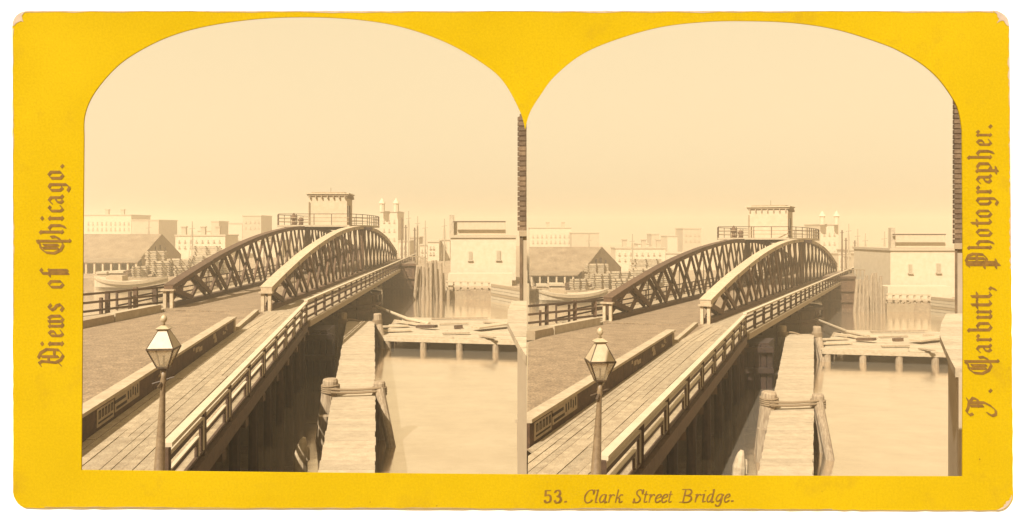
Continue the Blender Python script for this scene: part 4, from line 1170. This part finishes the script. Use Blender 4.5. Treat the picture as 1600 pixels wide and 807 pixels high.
G = {
 'i': minim(3) + [D(3, 34, 1.2)],
 'e': [[(3, 20), (3, 5), (6, 1.5), (11, 5)], [(3, 20), (6.5, 23.5), (10, 20), (9.5, 15), (4, 12)]],
 'w': minim(3) + [[(3, 4), (6, 1), (10, 5)], [(10, 24), (10, 4), (14, 1), (18, 5), (18, 19), (15, 24)], D(10, 22)],
 's': [[(10.5, 20), (6, 24), (3, 19.5), (5, 14.5), (9, 11.5), (10.5, 5.5), (6.5, 1), (2, 4.5)]],
 'o': [[(3, 20), (3, 5), (7.5, 1), (12, 5), (12, 20), (7.5, 24), (3, 20)]],
 'f': [[(4, 34), (4, -7)], [(4, 34), (7, 36.5), (10, 34)], [(0, 22.5), (9.5, 22.5)], [(8.5, 24), (8.5, -6)]],
 'h': [D(2.5, 36), [(3, 35), (3, 4)], D(3, 3), [(3, 19), (8, 23.5), (12.5, 19.5), (12.5, 5), (10, -2)]],
 'c': [[(3, 20), (3, 5), (6, 1.5), (10.5, 5)], [(3, 20), (6.5, 23.5), (10, 21)]],
 'a': [[(2, 19), (6, 23.5), (11, 20), (11, 4), (14, 1.5)], [(11, 14), (4.5, 11), (3, 5.5), (6, 1.5), (11, 6)]],
 'g': [[(3, 20), (3, 6), (6.5, 2), (11.5, 6)], [(3, 20), (7, 23.5), (11.5, 21), (11.5, -4), (7, -9), (2, -6)]],
 'r': minim(3) + [[(3, 19), (7, 23.5), (10, 20.5)]],
 'b': [D(2.5, 36), [(3, 35), (3, 5), (7.5, 1), (12.5, 5), (12.5, 19.5), (8, 23.5), (3, 20)]],
 'u': minim(3) + [[(3, 4), (6.5, 1), (11.5, 6)]] + minim(11.5),
 't': [[(3, 32), (3, 5), (6, 1.5), (8, 3.5)], [(-1.5, 23.5), (8, 23.5)]],
 'p': [D(2.5, 23), [(3, 22), (3, -9)], [(-1, -6), (8, -6)], [(3, 20), (8, 23.5), (13, 19.5), (13, 5), (8, 1.5), (3, 5)]],
 '.': [D(2, 2.5, 1.6)], ',': [D(2, 2.5, 1.6), [(3, 1), (0, -6)]],
 'V': [[(1, 36), (5, 39), (8, 34), (6, 13), (10, 5), (17, 1), (25, 8), (26, 27), (21, 36), (13, 40)], [(15, 35), (15, 9)], [(7, 24), (15, 24)], [(17, 15), (25, 15)], [(2, 5), (6, 9)]],
 'C': [[(18, 38), (9, 36), (3, 28), (2, 15), (7, 5), (15, 1), (24, 6)], [(10, 33), (10, 9)], [(15, 32), (15, 9)], [(21, 42), (21, -8)], [(24, 6), (28, 14), (27, 20)], D(20, 40, 1.6), D(21.5, -9, 1.2)],
 'J': [[(3, 30), (1, 35), (6, 40), (13, 37), (20, 36), (26, 39)], [(20, 36), (20, 12), (15, 2), (8, -6), (2, -6), (0, 0), (4, 7)], [(15, 34), (15, 14)], [(20, 36), (27, 30), (25, 24)], [(14, 22), (24, 22)]],
 'P': [[(5, 40), (5, -12)], [(9, 40), (9, -8)], [(2, 36), (10, 41), (19, 37), (22, 30), (21, 14), (15, 8), (9, 10)], [(15, 37), (15, 12)], [(0, 12), (10, 12)], [(0, -6), (13, -6)], [(9, 24), (21, 24)]],
}
W_ = {'i': 6, 'e': 13, 'w': 20, 's': 12.5, 'o': 15, 'f': 10, 'h': 15, 'c': 12, 'a': 15, 'g': 14, 'r': 11, 'b': 15, 'u': 15, 't': 8, 'p': 15, '.': 4, ',': 4, 'V': 29, 'C': 29, 'J': 30, 'P': 24}
nibB = nibbox(4.6, 42, 1.15)
def vertical_line(items, base_x):
    for ch, ys, ye in items:
        sc = (ys - ye) / W_[ch] if ch not in '.,' else 1.0
        letter(G[ch], lambda u, v_, ys=ys, sc=sc: (base_x - v_, ys - u * sc), nibB, mount)
vertical_line([('V', 573, 543), ('i', 541, 534), ('e', 528, 515), ('w', 513, 492), ('s', 488, 474), ('o', 452, 437), ('f', 432, 421), ('C', 398, 369), ('h', 366, 350), ('i', 345, 338), ('c', 333, 321), ('a', 320, 305), ('g', 301, 286), ('o', 282, 266), ('.', 262, 258)], 100)
vertical_line([('J', 650, 619), ('.', 613, 609), ('C', 586, 557), ('a', 552, 538), ('r', 534, 523), ('b', 519, 503), ('u', 499, 484), ('t', 480, 471), ('t', 467, 458), (',', 453, 449), ('P', 419, 395), ('h', 390, 375), ('o', 371, 357), ('t', 352, 344), ('o', 341, 327), ('g', 322, 308), ('r', 303, 291), ('a', 288, 273), ('p', 270, 254), ('h', 249, 234), ('e', 229, 217), ('r', 214, 204), ('.', 200, 196)], 1550)
def cv(*pts): return catmull(list(pts), 6)
GI = {   # slanted roman caption: v 0..13 x-height, 20 capital
 '5': [[(9, 19), (3, 19), (2.5, 11)], cv((2.5, 10.5), (6, 12.5), (9.5, 10), (9.5, 4), (6, 0.5), (2, 1.5), (1.5, 4))],
 '3': [cv((2, 16), (4.5, 19.5), (8, 18.5), (9, 15), (7, 11), (5, 10.5)), cv((5, 10.5), (8.5, 9), (9.8, 5), (7, .8), (3, .8), (1.5, 3.5))],
 '.': [[(.4, .9), (1.8, .9)], [(.4, 2.1), (1.8, 2.1)]],
 'C': [cv((13.5, 14.5), (12, 18.5), (8.5, 20), (4, 17), (1.5, 10), (3, 3), (7, 0), (11, 1.5), (13, 4.5)), [(13.5, 20), (13.3, 14)]],
 'l': [cv((1.5, 20), (1.5, 10), (1.7, 1.5), (3.5, .2)), [(0, 19.5), (1.5, 20)]],
 'a': [cv((8, 12), (4, 12.5), (1, 8), (1, 3), (3.5, .2), (6.5, 3), (8, 8)), cv((8, 12.5), (8, 3), (9, .2), (11, 1.5))],
 'r': [[(0, 11.5), (2, 12.5), (2, .2)], cv((2, 6), (4, 11), (6.5, 12.5), (8, 11))],
 'k': [[(1.5, 20), (1.5, .2)], cv((1.5, 6), (5, 9), (7.5, 12.5), (10, 11.5)), cv((4, 7.5), (6.5, 6), (7, 1), (9.5, .5), (11, 2))],
 'S': [cv((12, 14.5), (10.5, 18.5), (7, 20), (3.5, 17.5), (4, 13), (9, 8.5), (11, 4.5), (8, .4), (3.5, .8), (1.5, 5)), [(12.5, 20), (12.2, 14)], [(1, 0), (1.4, 6)]],
 't': [cv((2, 17), (2, 8), (2.2, 1.5), (4.5, .3), (6, 1.5)), [(0, 12.5), (5, 12.5)]],
 'e': [cv((1.2, 6), (5, 7), (8, 9.5), (6.5, 12.5), (3.5, 12), (1, 7.5), (1.5, 2), (4.5, .2), (8, 3))],
 'B': [[(0, 20), (4, 20), (4, .2), (0, .2)], cv((4, 20), (9, 20), (12, 17), (11, 12.5), (6, 11), (4, 11)), cv((6, 11), (12, 9.5), (13.5, 5), (10.5, .8), (4, .2))],
 'i': [[(0, 11.5), (2, 12.5)], cv((2, 12.5), (2, 3), (3, .3), (5, 1.5)), [(2.2, 18), (2.6, 18)]],
 'd': [cv((8, 12), (4, 12.5), (1, 8), (1, 3), (3.5, .2), (6.5, 3), (8, 8)), cv((8, 20), (8, 3), (9, .2), (11, 1.5)), [(6.5, 19.5), (8, 20)]],
 'g': [cv((8, 12), (4, 12.5), (1, 8), (1, 4), (3.5, 1.2), (6.5, 4), (8, 8)), cv((8, 12.5), (8, 0), (6.5, -5), (3, -5.5), (1.5, -3.5))],
}
WI = {'5': 10.5, '3': 10.5, '.': 3, 'C': 14.5, 'l': 4, 'a': 11, 'r': 8.5, 'k': 11, 'S': 13, 't': 6, 'e': 8.5, 'B': 14, 'i': 5, 'd': 11, 'g': 9.5}
nibI = nibbox(1.9, 12, .75); nibN = nibbox(3.0, 12, 1.0)
for ch, xs, xe in [('5', 849.6, 861), ('3', 865, 877), ('.', 882.5, 886), ('C', 910, 925), ('l', 928, 933), ('a', 935, 947), ('r', 949, 957.5), ('k', 960, 971), ('S', 988, 1001), ('t', 1004, 1010), ('r', 1012, 1020.5), ('e', 1022, 1031), ('e', 1032, 1041), ('t', 1042.5, 1048), ('B', 1062, 1079), ('r', 1084, 1093), ('i', 1095, 1101), ('d', 1103, 1114), ('g', 1117, 1127.5), ('e', 1130, 1138.5), ('.', 1143, 1146)]:
    up = ch in '53.'
    sc = (xe - xs) / WI[ch] if ch != '.' else 1
    yb = 785.8 - (xs - 850) * .004
    letter(GI[ch], lambda u, v_, xs=xs, sc=sc, up=up, yb=yb: (xs + u * sc + (0 if up else v_ * .24), yb - v_), nibN if up else nibI, mount)

# ------------------------------------------------------------------ haze: one closed box of pale river air
m = bpy.data.materials.new('haze_air'); m.use_nodes = True; n = m.node_tree; n.nodes.clear()
o_ = n.nodes.new('ShaderNodeOutputMaterial'); pv = n.nodes.new('ShaderNodeVolumePrincipled')
pv.inputs['Color'].default_value = (1.0, .87, .66, 1); pv.inputs['Density'].default_value = .0015; pv.inputs['Anisotropy'].default_value = 0.25
n.links.new(pv.outputs[0], o_.inputs['Volume']); MATS['haze_air'] = m
mb = MB().hexa([(-720, -70, -14.2), (720, -70, -14.2), (720, 920, -14.2), (-720, 920, -14.2), (-720, -70, 17), (720, -70, 17), (720, 920, 17), (-720, 920, 17)])
hz = build('haze', mb, 'haze_air'); hz['kind'] = 'stuff'
